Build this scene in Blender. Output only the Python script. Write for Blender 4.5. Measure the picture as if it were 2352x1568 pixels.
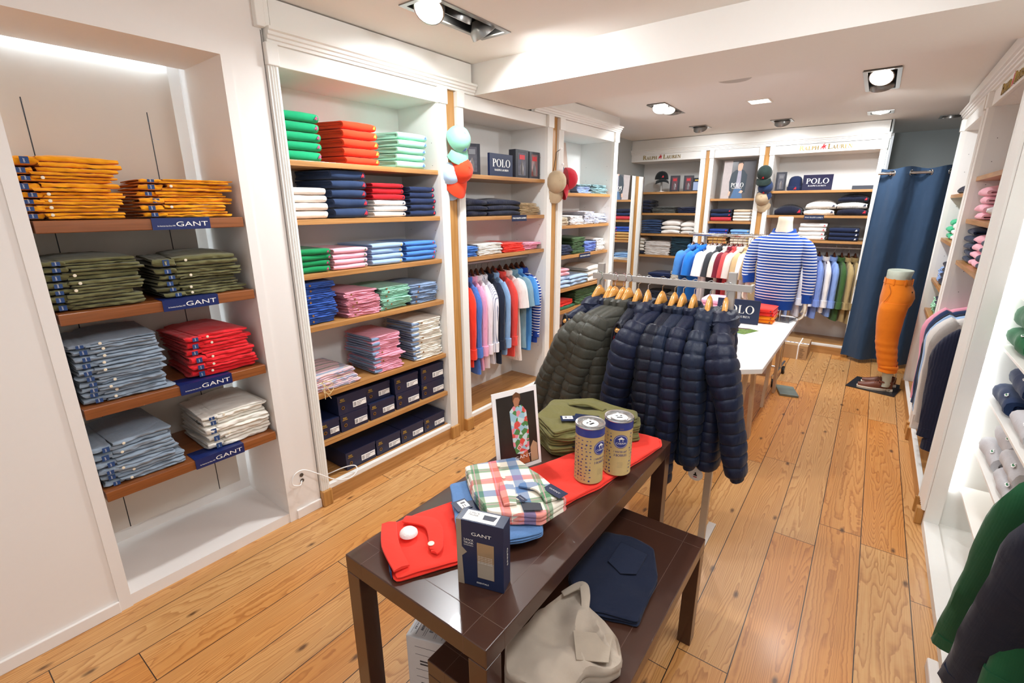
import bpy, math, random
import numpy as np
from math import sin, cos, pi, sqrt, radians, hypot, atan2
from mathutils import Matrix, Vector, noise

for o in list(bpy.data.objects): bpy.data.objects.remove(o)
S = bpy.context.scene
COL = S.collection

# ------------------------------------------------------------------ camera
cam = bpy.data.cameras.new('camera'); camo = bpy.data.objects.new('camera', cam); COL.objects.link(camo)
cam.sensor_fit = 'HORIZONTAL'; cam.sensor_width = 36.0; cam.lens = 1096.51 / 2352 * 36.0
cam.clip_start = 0.05; cam.clip_end = 100
def cam_axes(yw, p, r):
    f = Vector((-sin(yw)*cos(p), cos(yw)*cos(p), -sin(p))); rt = Vector((cos(yw), sin(yw), 0)); up = rt.cross(f)
    return rt*cos(r)+up*sin(r), -rt*sin(r)+up*cos(r), f
_r, _u, _f = cam_axes(0.639589, 0.275982, -0.004026)
camo.matrix_world = Matrix(((_r.x, _u.x, -_f.x, 0), (_r.y, _u.y, -_f.y, 0), (_r.z, _u.z, -_f.z, 1.72), (0, 0, 0, 1)))
S.camera = camo

# ------------------------------------------------------------------ world, exposure
S.cycles.diffuse_bounces = 8; S.cycles.max_bounces = 14
S.view_settings.view_transform = 'Standard'; S.view_settings.look = 'None'
S.view_settings.gamma = 1.0; S.view_settings.use_curve_mapping = False
S.view_settings.exposure = -0.1
W = bpy.data.worlds.new('World'); S.world = W; W.use_nodes = True
W.node_tree.nodes['Background'].inputs[0].default_value = (0.93, 0.96, 1.0, 1)
W.node_tree.nodes['Background'].inputs[1].default_value = 0.8     # daylight coming in through the open shop front behind the camera

def area(name, loc, size, power, color=(0.95, 0.98, 1.0), rot=(0, 0, 0), size_y=None, spread=pi, shape='DISK'):
    l = bpy.data.lights.new(name, 'AREA'); l.energy = power; l.color = color; l.shape = 'RECTANGLE' if size_y else shape
    l.size = size
    if size_y: l.size_y = size_y
    l.spread = spread
    o = bpy.data.objects.new(name, l); COL.objects.link(o); o.location = loc; o.rotation_euler = rot
    return o
LAMP = 0.42
# ceiling spots: (x, y, z, power, aim rx, ry): rx > 0 aims to the back of the shop, ry > 0 to the left wall
for x, y, z, pw, rx, ry in [(-1.88, 1.90, 2.60, 34, -25, -12), (-1.90, 2.09, 2.60, 24, 0, 26), (-1.87, 2.30, 2.58, 30, 38, -22), (-1.77, 4.70, 2.56, 44, -22, -12), (-1.77, 4.92, 2.56, 34, 12, 20),
                            (-0.135, 4.58, 2.56, 46, -14, 26), (-0.135, 4.92, 2.56, 34, 34, -4), (-1.79, 6.0, 2.54, 14, 30, 0), (-0.975, 6.1, 2.54, 16, 26, 0), (-0.14, 6.15, 2.54, 22, 22, 6), (0.43, 6.78, 2.54, 5, 0, 0)]:
    area('spot_lamp', (x, y, z-.03), 0.12, pw * LAMP, (0.93, 0.97, 1.0), rot=(radians(rx), radians(ry), 0), spread=radians(140))
area('square_lamp', (-.9975, 5.0, 2.575), 0.17, 16 * LAMP, (0.95, 0.98, 1.0), size_y=0.19)
# unseen fill lights added below the ceiling to brighten the bays, without fittings
for x, y, pw, rx, ry in ((-0.7, 0.60, 14, 0, 0), (0.15, 1.75, 70, 4, 36), (0.15, 0.7, 22, 10, 20), (-0.3, -0.6, 14, 0, 0)):
    area('fill_lamp', (x, y, 2.60), 0.45, pw * LAMP, (0.94, 0.97, 1.0), rot=(radians(rx), radians(ry), 0))
# ------------------------------------------------------------------ frames of the three walls (u along the wall, d into it, z up)
DL, DB = 0.0191982, 0.0106192
class Frame:
    def __init__(s, o, a): s.o, s.a = Vector((o[0], o[1], 0)), a; s.x = Vector((cos(a), sin(a), 0)); s.y = Vector((-sin(a), cos(a), 0))
    def p(s, u, d, z): return s.o + s.x*u + s.y*d + Vector((0, 0, z))
FL = Frame((cos(DL)*-2.425, -sin(DL)*-2.425), pi/2 - DL)
FB = Frame((-sin(DB)*6.66, cos(DB)*6.66), DB)
FR = Frame((0.465, 0), -pi/2)          # u = -y
FW = Frame((0, 0), 0)

# ------------------------------------------------------------------ materials
def lin(h):
    if isinstance(h, str):
        c = [int(h[i:i+2], 16)/255 for i in (0, 2, 4)]
        return tuple((x/12.92 if x <= 0.04045 else ((x+0.055)/1.055)**2.4) for x in c) + (1,)
    return tuple(h) + (1,)
MATS = {}
def newmat(n):
    m = bpy.data.materials.new(n); m.use_nodes = True; nt = m.node_tree
    return m, nt, nt.nodes['Principled BSDF'], nt.nodes.new, nt.links.new
def plain(n, col, rough=0.5, metal=0.0, spec=0.5, noise_amt=0.04, bump=0.0, scale=40, coat=0):
    if n in MATS: return MATS[n]
    m, nt, b, N, L = newmat(n)
    c = lin(col); b.inputs['Roughness'].default_value = rough; b.inputs['Metallic'].default_value = metal
    b.inputs['Specular IOR Level'].default_value = spec; b.inputs['Coat Weight'].default_value = coat
    tc = N('ShaderNodeTexCoord'); no = N('ShaderNodeTexNoise'); no.inputs['Scale'].default_value = scale; no.inputs['Detail'].default_value = 3
    L(tc.outputs['Object'], no.inputs['Vector'])
    mx = N('ShaderNodeMixRGB'); mx.inputs[1].default_value = tuple(x*(1-noise_amt) for x in c[:3])+(1,); mx.inputs[2].default_value = tuple(min(1, x*(1+noise_amt)) for x in c[:3])+(1,)
    L(no.outputs['Fac'], mx.inputs[0]); L(mx.outputs[0], b.inputs['Base Color'])
    if bump:
        bp = N('ShaderNodeBump'); bp.inputs['Strength'].default_value = bump; bp.inputs['Distance'].default_value = 0.002
        L(no.outputs['Fac'], bp.inputs['Height']); L(bp.outputs[0], b.inputs['Normal'])
    MATS[n] = m; return m
def emit(n, col, st):
    if n in MATS: return MATS[n]
    m, nt, b, N, L = newmat(n); b.inputs['Base Color'].default_value = lin(col); b.inputs['Emission Color'].default_value = lin(col); b.inputs['Emission Strength'].default_value = st
    MATS[n] = m; return m
def fab(col, kind='plain', c2=None, sc=1.0):
    """woven or knitted cloth; kind: plain, pique, knit, cable, melange, stripe (across z), vstripe, plaid, madras, floral"""
    n = 'cloth_%s_%s_%s_%s' % (kind, col, c2, sc)
    if n in MATS: return MATS[n]
    m, nt, b, N, L = newmat(n); c = lin(col); b.inputs['Roughness'].default_value = 0.85; b.inputs['Specular IOR Level'].default_value = 0.25
    b.inputs['Sheen Weight'].default_value = 0.15; b.inputs['Sheen Roughness'].default_value = 0.5
    tc = N('ShaderNodeTexCoord'); V = tc.outputs['Object']
    no = N('ShaderNodeTexNoise'); no.inputs['Scale'].default_value = 18; no.inputs['Detail'].default_value = 6; L(V, no.inputs['Vector'])
    mx = N('ShaderNodeMixRGB'); k = 0.22 if kind == 'melange' else 0.08
    mx.inputs[1].default_value = tuple(x*(1-k) for x in c[:3])+(1,); mx.inputs[2].default_value = tuple(min(1, x*(1+k)) for x in c[:3])+(1,)
    if kind == 'melange': no.inputs['Scale'].default_value = 160; no.inputs['Roughness'].default_value = 0.8
    L(no.outputs['Fac'], mx.inputs[0]); out = mx.outputs[0]
    sep = N('ShaderNodeSeparateXYZ'); L(V, sep.inputs[0])
    def band(axis, per, w, off=0.0, warp=0.0):
        src = sep.outputs[axis]
        if warp:
            n2 = N('ShaderNodeTexNoise'); n2.inputs['Scale'].default_value = 3; L(V, n2.inputs['Vector'])
            a0 = N('ShaderNodeMath'); a0.operation = 'MULTIPLY_ADD'; a0.inputs[1].default_value = warp; L(n2.outputs['Fac'], a0.inputs[0]); L(src, a0.inputs[2]); src = a0.outputs[0]
        a = N('ShaderNodeMath'); a.operation = 'MULTIPLY_ADD'; a.inputs[1].default_value = 1/per; a.inputs[2].default_value = off + 50; L(src, a.inputs[0])
        f = N('ShaderNodeMath'); f.operation = 'FRACT'; L(a.outputs[0], f.inputs[0])
        g = N('ShaderNodeMath'); g.operation = 'LESS_THAN'; g.inputs[1].default_value = w; L(f.outputs[0], g.inputs[0])
        return g.outputs[0]
    def over(o1, fac, colr, al=1.0):
        q = N('ShaderNodeMixRGB'); q.inputs[2].default_value = lin(colr)
        if al < 1:
            h = N('ShaderNodeMath'); h.operation = 'MULTIPLY'; h.inputs[1].default_value = al; L(fac, h.inputs[0]); fac = h.outputs[0]
        L(fac, q.inputs[0]); L(o1, q.inputs[1]); return q.outputs[0]
    if kind == 'stripe': out = over(out, band(2, 0.0255*sc, 0.37, warp=0.006), c2)
    if kind == 'vstripe': out = over(out, band(0, 0.012*sc, 0.3), c2)
    if kind == 'ystripe': out = over(out, band(2, 0.012*sc, 0.3), c2)
    if kind == 'plaid':
        mp = N('ShaderNodeMapping'); mp.inputs['Rotation'].default_value = (0, 0, 0.75); L(V, mp.inputs[0]); L(mp.outputs[0], sep.inputs[0])
        for ax in (0, 1):
            out = over(out, band(ax, 0.20, 0.17, 0.0), '3a6fa8', 0.7); out = over(out, band(ax, 0.20, 0.15, 0.33), 'e0524c', 0.7)
            out = over(out, band(ax, 0.20, 0.13, 0.66), '2f7a4c', 0.7)
            out = over(out, band(ax, 0.20, 0.015, 0.3), 'e39bb0', 0.6); out = over(out, band(ax, 0.20, 0.015, 0.62), 'e39bb0', 0.6)
    if kind == 'madras':
        out = over(out, band(1, 0.03, 0.16, 0.1), '8ba0b8', .8); out = over(out, band(1, 0.06, 0.14, 0.5), '4f8a58', .9); out = over(out, band(1, 0.06, 0.05, 0.8), 'e8df9a', .8)
        out = over(out, band(2, 0.02, 0.16, 0.1), '8ba0b8', .7)
    L(out, b.inputs['Base Color'])
    bp = N('ShaderNodeBump'); bp.inputs['Distance'].default_value = 0.004; bp.inputs['Strength'].default_value = 0.5
    wr = N('ShaderNodeTexNoise'); wr.inputs['Scale'].default_value = 14; wr.inputs['Detail'].default_value = 4; wr.inputs['Distortion'].default_value = 1.2; L(V, wr.inputs['Vector'])
    hgt = wr.outputs['Fac']
    if kind in ('crease', 'creasev'):
        mp2 = N('ShaderNodeMapping'); mp2.inputs['Scale'].default_value = (5, 9, 26) if kind == 'crease' else (26, 26, 5); L(V, mp2.inputs[0]); L(mp2.outputs[0], wr.inputs['Vector']); wr.inputs['Scale'].default_value = 1; wr.inputs['Detail'].default_value = 5; wr.inputs['Distortion'].default_value = 1.8; bp.inputs['Distance'].default_value = 0.012; bp.inputs['Strength'].default_value = 0.75
    if kind in ('knit', 'cable', 'pique', 'melange'):
        wv = N('ShaderNodeTexWave'); wv.wave_type = 'BANDS'; wv.inputs['Scale'].default_value = (60 if kind != 'pique' else 220) if kind != 'cable' else 22; wv.inputs['Distortion'].default_value = 0.5 if kind != 'cable' else 4
        L(V, wv.inputs['Vector']); ad = N('ShaderNodeMath'); ad.operation = 'MULTIPLY_ADD'; ad.inputs[1].default_value = (0.05 if kind != 'pique' else 0.02) if kind != 'cable' else 0.7
        L(wv.outputs['Fac'], ad.inputs[0]); L(hgt, ad.inputs[2]); hgt = ad.outputs[0]
    L(hgt, bp.inputs['Height']); L(bp.outputs[0], b.inputs['Normal'])
    MATS[n] = m; return m
def nylon(n, col):
    if n in MATS: return MATS[n]
    m, nt, b, N, L = newmat(n); c = lin(col); b.inputs['Base Color'].default_value = c; b.inputs['Roughness'].default_value = 0.5; b.inputs['Specular IOR Level'].default_value = 0.3
    b.inputs['Sheen Weight'].default_value = 0.05
    tc = N('ShaderNodeTexCoord'); mp = N('ShaderNodeMapping'); mp.inputs['Scale'].default_value = (60, 60, 22); L(tc.outputs['Object'], mp.inputs[0])
    no = N('ShaderNodeTexNoise'); no.inputs['Scale'].default_value = 1; no.inputs['Detail'].default_value = 3; no.inputs['Distortion'].default_value = 0.3; L(mp.outputs[0], no.inputs['Vector'])
    bp = N('ShaderNodeBump'); bp.inputs['Distance'].default_value = 0.006; bp.inputs['Strength'].default_value = 0.4; L(no.outputs['Fac'], bp.inputs['Height']); L(bp.outputs[0], b.inputs['Normal'])
    MATS[n] = m; return m
def wood(n, c1, c2, axis=0, scale=1.0, rough=0.4, coat=0.1):
    if n in MATS: return MATS[n]
    m, nt, b, N, L = newmat(n); b.inputs['Roughness'].default_value = rough; b.inputs['Coat Weight'].default_value = coat
    tc = N('ShaderNodeTexCoord'); mp = N('ShaderNodeMapping'); sc = [38*scale]*3; sc[axis] = 1.6*scale; mp.inputs['Scale'].default_value = sc
    L(tc.outputs['Object'], mp.inputs[0])
    no = N('ShaderNodeTexNoise'); no.inputs['Scale'].default_value = 1.5; no.inputs['Detail'].default_value = 6; no.inputs['Distortion'].default_value = 0.6; L(mp.outputs[0], no.inputs['Vector'])
    cr = N('ShaderNodeValToRGB'); cr.color_ramp.elements[0].position = 0.32; cr.color_ramp.elements[1].position = 0.68
    cr.color_ramp.elements[0].color = lin(c2); cr.color_ramp.elements[1].color = lin(c1); L(no.outputs['Fac'], cr.inputs[0]); L(cr.outputs[0], b.inputs['Base Color'])
    bp = N('ShaderNodeBump'); bp.inputs['Strength'].default_value = 0.08; bp.inputs['Distance'].default_value = 0.002; L(no.outputs['Fac'], bp.inputs['Height']); L(bp.outputs[0], b.inputs['Normal'])
    MATS[n] = m; return m
def pine_floor():
    m, nt, b, N, L = newmat('pine_floorboards')
    tc = N('ShaderNodeTexCoord'); sep = N('ShaderNodeSeparateXYZ'); L(tc.outputs['Object'], sep.inputs[0])
    def M(op, a, b_=None, c=None):
        q = N('ShaderNodeMath'); q.operation = op
        for i, v in enumerate((a, b_, c)):
            if v is None: continue
            if isinstance(v, (int, float)): q.inputs[i].default_value = v
            else: L(v, q.inputs[i])
        return q.outputs[0]
    X = M('MULTIPLY_ADD', sep.outputs[0], 1/0.192, 100 - 0.008/0.192)      # board index along x
    idx = M('FLOOR', X); fx = M('FRACT', X)
    wn = N('ShaderNodeTexWhiteNoise'); wn.noise_dimensions = '1D'; L(idx, wn.inputs['W']); r1 = wn.outputs['Value']
    Y = M('MULTIPLY_ADD', sep.outputs[1], 1/1.9, M('MULTIPLY', r1, 7.3)); jd = M('FLOOR', Y); fy = M('FRACT', Y)
    wn2 = N('ShaderNodeTexWhiteNoise'); wn2.noise_dimensions = '2D'; cb = N('ShaderNodeCombineXYZ'); L(idx, cb.inputs[0]); L(jd, cb.inputs[1]); L(cb.outputs[0], wn2.inputs['Vector']); r2 = wn2.outputs['Value']
    # grain coordinates: cathedral figure = rings of a slightly tilted log, shifted for every board
    cx = M('ADD', M('MULTIPLY_ADD', fx, 0.192, -0.096), M('MULTIPLY_ADD', r2, 0.12, -0.06)); cy = M('ADD', sep.outputs[1], M('MULTIPLY', r2, 31))
    cv = N('ShaderNodeCombineXYZ'); L(cx, cv.inputs[0]); L(M('MULTIPLY', cy, 0.075), cv.inputs[1]); L(M('MULTIPLY', r2, 9), cv.inputs[2])
    n1 = N('ShaderNodeTexNoise'); n1.inputs['Scale'].default_value = 5.0; n1.inputs['Detail'].default_value = 2; n1.inputs['Distortion'].default_value = 0.35; L(cv.outputs[0], n1.inputs['Vector'])
    ringv = M('ADD', M('MULTIPLY', M('POWER', M('ABSOLUTE', cx), 1.3), 110), M('MULTIPLY', n1.outputs['Fac'], 46))
    nf = N('ShaderNodeTexNoise'); nf.inputs['Scale'].default_value = 16; nf.inputs['Detail'].default_value = 2; L(tc.outputs['Object'], nf.inputs['Vector'])
    ring = M('FRACT', M('MULTIPLY_ADD', nf.outputs['Fac'], 0.9, ringv))
    cv2 = N('ShaderNodeCombineXYZ'); L(M('MULTIPLY', cx, 90), cv2.inputs[0]); L(M('MULTIPLY', cy, 1.5), cv2.inputs[1]); L(r2, cv2.inputs[2])
    n2 = N('ShaderNodeTexNoise'); n2.inputs['Scale'].default_value = 3.0; n2.inputs['Detail'].default_value = 5; L(cv2.outputs[0], n2.inputs['Vector'])
    n3 = N('ShaderNodeTexNoise'); n3.inputs['Scale'].default_value = 3.2; n3.inputs['Detail'].default_value = 2; L(cv.outputs[0], n3.inputs['Vector'])
    # soft early wood against a narrow dark late-wood line
    late = M('MULTIPLY', M('POWER', ring, 3.0), M('SUBTRACT', 1.0, M('POWER', ring, 14.0)))
    g = M('MULTIPLY_ADD', n2.outputs['Fac'], 0.42, M('MULTIPLY', late, 0.46))
    cr = N('ShaderNodeValToRGB'); e = cr.color_ramp.elements; e[0].position = 0.03; e[0].color = lin('d8ac72'); e[1].position = 0.72; e[1].color = lin('8e5526')
    q = e.new(0.3); q.color = lin('c8945a'); L(g, cr.inputs[0])
    tone = N('ShaderNodeMixRGB'); tone.blend_type = 'MULTIPLY'; tone.inputs[0].default_value = 1
    cr2 = N('ShaderNodeValToRGB'); e = cr2.color_ramp.elements; e[0].position = 0.34; e[0].color = (0.98, 0.76, 0.47, 1); e[1].position = 0.66; e[1].color = (1.0, 1.0, 1.0, 1)
    L(M('ADD', M('MULTIPLY', r2, 0.55), M('MULTIPLY', n3.outputs['Fac'], 0.5)), cr2.inputs[0]); L(cr.outputs[0], tone.inputs[1]); L(cr2.outputs[0], tone.inputs[2])
    # knots
    vo = N('ShaderNodeTexVoronoi'); vo.voronoi_dimensions = '2D'; cv3 = N('ShaderNodeCombineXYZ'); L(M('MULTIPLY', X, 1.0), cv3.inputs[0]); L(M('MULTIPLY', sep.outputs[1], 2.2), cv3.inputs[1]); L(cv3.outputs[0], vo.inputs['Vector']); vo.inputs['Scale'].default_value = 1.0
    n4 = N('ShaderNodeTexNoise'); n4.inputs['Scale'].default_value = 22; L(tc.outputs['Object'], n4.inputs['Vector'])
    kd = M('ADD', vo.outputs['Distance'], M('MULTIPLY_ADD', n4.outputs['Fac'], 0.06, -0.03))
    kn = N('ShaderNodeMapRange'); kn.inputs['From Min'].default_value = 0.02; kn.inputs['From Max'].default_value = 0.075; kn.inputs['To Min'].default_value = 1; kn.inputs['To Max'].default_value = 0; L(kd, kn.inputs[0])
    sepc = N('ShaderNodeSeparateColor'); L(vo.outputs['Color'], sepc.inputs[0]); pick = M('GREATER_THAN', sepc.outputs[0], 0.55)
    mk = N('ShaderNodeMixRGB'); mk.inputs[2].default_value = lin('4a2a14'); L(M('MULTIPLY', M('MULTIPLY', kn.outputs[0], pick), 0.85), mk.inputs[0]); L(tone.outputs[0], mk.inputs[1])
    # gaps
    gx = M('LESS_THAN', M('ABSOLUTE', M('SUBTRACT', fx, 0.5)), 0.4905); gap = M('MULTIPLY', gx, M('GREATER_THAN', fy, 0.0018))
    mg = N('ShaderNodeMixRGB'); mg.inputs[1].default_value = lin('2c1a10'); L(gap, mg.inputs[0]); L(mk.outputs[0], mg.inputs[2])
    L(mg.outputs[0], b.inputs['Base Color']); b.inputs['Roughness'].default_value = 0.42; b.inputs['Coat Weight'].default_value = 0.12; b.inputs['Coat Roughness'].default_value = 0.2
    bp = N('ShaderNodeBump'); bp.inputs['Strength'].default_value = 0.25; bp.inputs['Distance'].default_value = 0.003; L(M('ADD', gap, M('MULTIPLY', g, -0.15)), bp.inputs['Height']); L(bp.outputs[0], b.inputs['Normal'])
    return m
WHITE = plain('white_cabinet_paint', 'eeede8', 0.38, noise_amt=0.01)
WALLW = plain('white_wall_paint', 'ebe6e1', 0.6, noise_amt=0.01)
INNER = plain('grey_white_board', 'e8e7e4', 0.5, noise_amt=0.015)
CEIL = plain('ceiling_paint', 'ebe8e3', 0.8, noise_amt=0.01)
BACKW = plain('grey_blue_wall_paint', 'b9c0c0', 0.7, noise_amt=0.015)
OAKX = wood('oak_along_x', 'c08d55', '9f6d38', 0); OAKZ = wood('oak_along_z', 'c79455', 'a67538', 2); OAKY = wood('oak_along_y', 'c08d55', '9f6d38', 1)
WALNUT = wood('stained_shelf_wood', '96582e', '7a4420', 0, rough=0.3, coat=0.3)
DARKT = plain('dark_brown_lacquer', '43291f', 0.28, noise_amt=0.06, scale=8, coat=0.3)
GROOVE = plain('groove_line', '5c453a', 0.5)
CHROME = plain('chrome', 'c9c9c9', 0.12, 1.0); STEEL = plain('brushed_steel', 'c9c6c1', 0.42, 0.85, bump=0.1); BLACK = plain('black_plastic', '16161a', 0.4)
NAVYC = plain('navy_card', '1b2747', 0.35, noise_amt=0.03); LETW = plain('white_lettering', 'f4f2ec', 0.5); LETG = plain('gold_lettering', 'b59a52', 0.25, 0.9); LETY = plain('yellow_lettering', 'd9b040', 0.5)
RED = plain('red_emblem', 'c4202c', 0.5); PAPER = plain('white_paper', 'f3f1ee', 0.6); GREY = plain('grey_print', '6c6c70', 0.7)
TAGB = plain('blue_woven_tag', '1d3f73', 0.7); BUTT = plain('cream_button', 'ece0c8', 0.4); BUTB = plain('brown_button', '8a6038', 0.4)
HWOOD = wood('light_hanger_wood', 'e2a95c', 'c98a3c', 0, rough=0.22, coat=0.6); HDARK = wood('dark_hanger_wood', '5c3222', '3f2016', 0, rough=0.2, coat=0.6)
SKINP = plain('cream_mannequin', 'e4dac4', 0.45, noise_amt=0.02)

# ------------------------------------------------------------------ mesh building
class MB:
    def __init__(s): s.v = []; s.f = []; s.m = []
    def box(s, x0, x1, y0, y1, z0, z1, m=0):
        n = len(s.v); s.v += [(x, y, z) for z in (z0, z1) for y in (y0, y1) for x in (x0, x1)]
        s.f += [tuple(n+i for i in q) for q in ((0, 2, 3, 1), (4, 5, 7, 6), (0, 1, 5, 4), (2, 6, 7, 3), (0, 4, 6, 2), (1, 3, 7, 5))]; s.m += [m]*6; return s
    def loft(s, rings, m=0, cap=True, closed=True):
        n = len(s.v); k = len(rings[0])
        for r in rings: s.v += [tuple(p) for p in r]
        for i in range(len(rings)-1):
            for j in range(k if closed else k-1):
                a, b = n+i*k+j, n+i*k+(j+1) % k
                s.f.append((a, b, b+k, a+k)); s.m.append(m)
        if cap and closed:
            s.f.append(tuple(n+j for j in reversed(range(k)))); s.m.append(m)
            s.f.append(tuple(n+(len(rings)-1)*k+j for j in range(k))); s.m.append(m)
        return s
    def tube(s, path, r, n=8, m=0, cap=True):
        P = [Vector(p) for p in path]; rings = []; up = None
        for i, p in enumerate(P):
            t = (P[min(i+1, len(P)-1)] - P[max(i-1, 0)]).normalized()
            if up is None: up = Vector((0, 0, 1)) if abs(t.z) < 0.9 else Vector((1, 0, 0))
            a = t.cross(up).normalized(); up = a.cross(t).normalized()
            rr = r[i] if isinstance(r, (list, tuple)) else r
            rings.append([p + a*rr*cos(2*pi*j/n) + up*rr*sin(2*pi*j/n) for j in range(n)])
        return s.loft(rings, m, cap)
    def lathe(s, prof, n=20, m=0, cap=True, c=(0, 0)):
        return s.loft([[(c[0]+r*cos(2*pi*j/n), c[1]+r*sin(2*pi*j/n), z) for j in range(n)] for r, z in prof], m, cap)
    def poly(s, pts, y0, y1, m=0, plane='xz'):
        """extruded outline; plane xz extrudes along y, xy along z, yz along x"""
        f = {'xz': lambda p, h: (p[0], h, p[1]), 'xy': lambda p, h: (p[0], p[1], h), 'yz': lambda p, h: (h, p[0], p[1])}[plane]
        n = len(s.v); k = len(pts); s.v += [f(p, y0) for p in pts] + [f(p, y1) for p in pts]
        s.f.append(tuple(n+i for i in range(k))); s.f.append(tuple(n+k+i for i in reversed(range(k)))); s.m += [m]*2
        for i in range(k): j = (i+1) % k; s.f.append((n+j, n+i, n+k+i, n+k+j)); s.m.append(m)
        return s
    def move(s, n0, M):
        for i in range(n0, len(s.v)): s.v[i] = tuple(M @ Vector(s.v[i]))
        return s
    def build(s, name, mats, parent=None, smooth=False, bevel=0, loc=None, rz=0, sub=0, rot=None, fixn=True):
        me = bpy.data.meshes.new(name); me.from_pydata([tuple(p) for p in s.v], [], s.f)
        if not isinstance(mats, (list, tuple)): mats = [mats]
        for q in mats: me.materials.append(q)
        me.polygons.foreach_set('material_index', s.m)
        if fixn:
            import bmesh
            bm = bmesh.new(); bm.from_mesh(me); bmesh.ops.recalc_face_normals(bm, faces=bm.faces); bm.to_mesh(me); bm.free()
        if smooth:
            me.polygons.foreach_set('use_smooth', [True]*len(me.polygons)); me.set_sharp_from_angle(angle=radians(50))
        me.update()
        o = bpy.data.objects.new(name, me); COL.objects.link(o)
        if parent: o.parent = parent
        if loc is not None: o.location = loc
        o.rotation_euler = rot if rot else (0, 0, rz)
        if bevel:
            b = o.modifiers.new('bevel', 'BEVEL'); b.width = bevel; b.segments = 2; b.limit_method = 'ANGLE'
        if sub:
            b = o.modifiers.new('sub', 'SUBSURF'); b.levels = sub; b.render_levels = sub
        return o
def tag(o, label, cat, group=None):
    o['label'] = label; o['category'] = cat
    if group: o['group'] = group
    return o
def thing(name, label, cat, loc=(0, 0, 0), rz=0, group=None, rot=None):
    o = bpy.data.objects.new(name, None); COL.objects.link(o); o.empty_display_size = 0.05
    o.location = loc; o.rotation_euler = rot if rot else (0, 0, rz); return tag(o, label, cat, group)
def struct(o): o['kind'] = 'structure'; return o
def at(F, name, label, cat, u, d, z, rz=0, group=None): return thing(name, label, cat, F.p(u, d, z), F.a + rz, group)
def nz(x, y, z): return noise.noise(Vector((x, y, z)))

# ------------------------------------------------------------------ lettering
def sans(txt, w, h, mat, parent, loc, rot=(0, 0, 0), name='lettering', align='L', th=0.0006, bend=None, stretch=True):
    """flat lettering in the local xz plane facing -y (rot turns it); w is total width, h cap height"""
    c = bpy.data.curves.new('t', 'FONT'); c.body = txt; c.size = 1; c.extrude = 0.0
    o = bpy.data.objects.new('t', c); me = bpy.data.meshes.new_from_object(o); bpy.data.objects.remove(o); bpy.data.curves.remove(c)
    n = len(me.vertices); co = np.zeros(n*3); me.vertices.foreach_get('co', co); co = co.reshape(-1, 3)
    lo, hi = co.min(0), co.max(0); lines = txt.count('\n')+1
    sx = w/(hi[0]-lo[0]); sz = h/(0.70 if lines == 1 else (hi[1]-lo[1])) if h else sx
    x = (co[:, 0]-lo[0])*sx; z = (co[:, 1]-(0 if lines == 1 else lo[1]))*sz
    if align == 'C': x -= w/2
    y = np.full(n, -th)
    if bend: a = x/bend; x = bend*np.sin(a); y = -(bend+th)*np.cos(a)
    me.vertices.foreach_set('co', np.stack([x, y, z], 1).ravel()); me.name = name; me.materials.clear(); me.materials.append(mat); me.update()
    o = bpy.data.objects.new(name, me); COL.objects.link(o); o.parent = parent; o.location = loc; o.rotation_euler = rot; return o
def _ring(cx, cy, rx, ry, wx, wy, a0=0, a1=360, n=18):
    P = [(cx+rx*cos(radians(a0+(a1-a0)*i/n)), cy+ry*sin(radians(a0+(a1-a0)*i/n))) for i in range(n+1)]
    Q = [(cx+(rx-wx)*cos(radians(a0+(a1-a0)*i/n)), cy+(ry-wy)*sin(radians(a0+(a1-a0)*i/n))) for i in range(n+1)]
    return [(P[i], P[i+1], Q[i+1], Q[i]) for i in range(n)]
def _r(x0, x1, y0, y1): return [((x0, y0), (x1, y0), (x1, y1), (x0, y1))]
def _st(x, w, y0=0, y1=1, s=0.07, top=True, bot=True):
    q = _r(x, x+w, y0, y1)
    if bot: q += _r(x-s, x+w+s, y0, y0+0.035)
    if top: q += _r(x-s, x+w+s, y1-0.035, y1)
    return q
GL = {
 'P': (0.62, _st(.1, .15) + _r(.25, .36, .955, 1) + _r(.25, .36, .47, .51) + _ring(.34, .735, .27, .265, .15, .045, -90, 90, 12)),
 'O': (0.86, _ring(.43, .5, .40, .515, .15, .045, 0, 360, 28)),
 'L': (0.64, _st(.1, .15) + _r(.25, .58, 0, .04) + [((.58, 0), (.61, .27), (.585, .27), (.5, .04))]),
 'R': (0.76, _st(.1, .15) + _r(.25, .36, .955, 1) + _r(.25, .36, .50, .54) + _ring(.34, .75, .26, .25, .15, .045, -90, 90, 12) + [((.36, .52), (.49, .52), (.76, 0), (.58, 0))] + _r(.56, .82, 0, .035)),
 'A': (0.80, [((.10, 0), (.15, 0), (.41, .93), (.38, 1))] + [((.38, 1), (.41, 1.0), (.74, 0), (.56, 0))] + _r(.2, .6, .31, .35) + _r(.02, .25, 0, .035) + _r(.48, .82, 0, .035)),
 'H': (0.88, _st(.1, .15) + _st(.62, .15) + _r(.25, .62, .49, .53)),
 'U': (0.84, _st(.1, .15, .3, 1, bot=False) + _st(.68, .06, .3, 1, bot=False) + _ring(.42, .31, .32, .32, .15, .05, 180, 300, 10) + _ring(.42, .31, .32, .32, .06, .05, 300, 360, 5)),
 'E': (0.68, _st(.1, .15) + _r(.25, .58, 0, .04) + _r(.25, .56, .96, 1) + _r(.25, .46, .49, .53) + [((.58, 0), (.61, .24), (.58, .24), (.5, .04))] + [((.56, 1), (.56, .79), (.54, .79), (.47, .96))] + _r(.45, .475, .40, .62)),
 'N': (0.86, _st(.1, .05) + _st(.70, .05, bot=False) + [((.10, 1), (.27, 1), (.75, 0), (.68, 0))]),
 ' ': (0.4, []), 'I': (.4, _st(.12, .15)),
}
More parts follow.
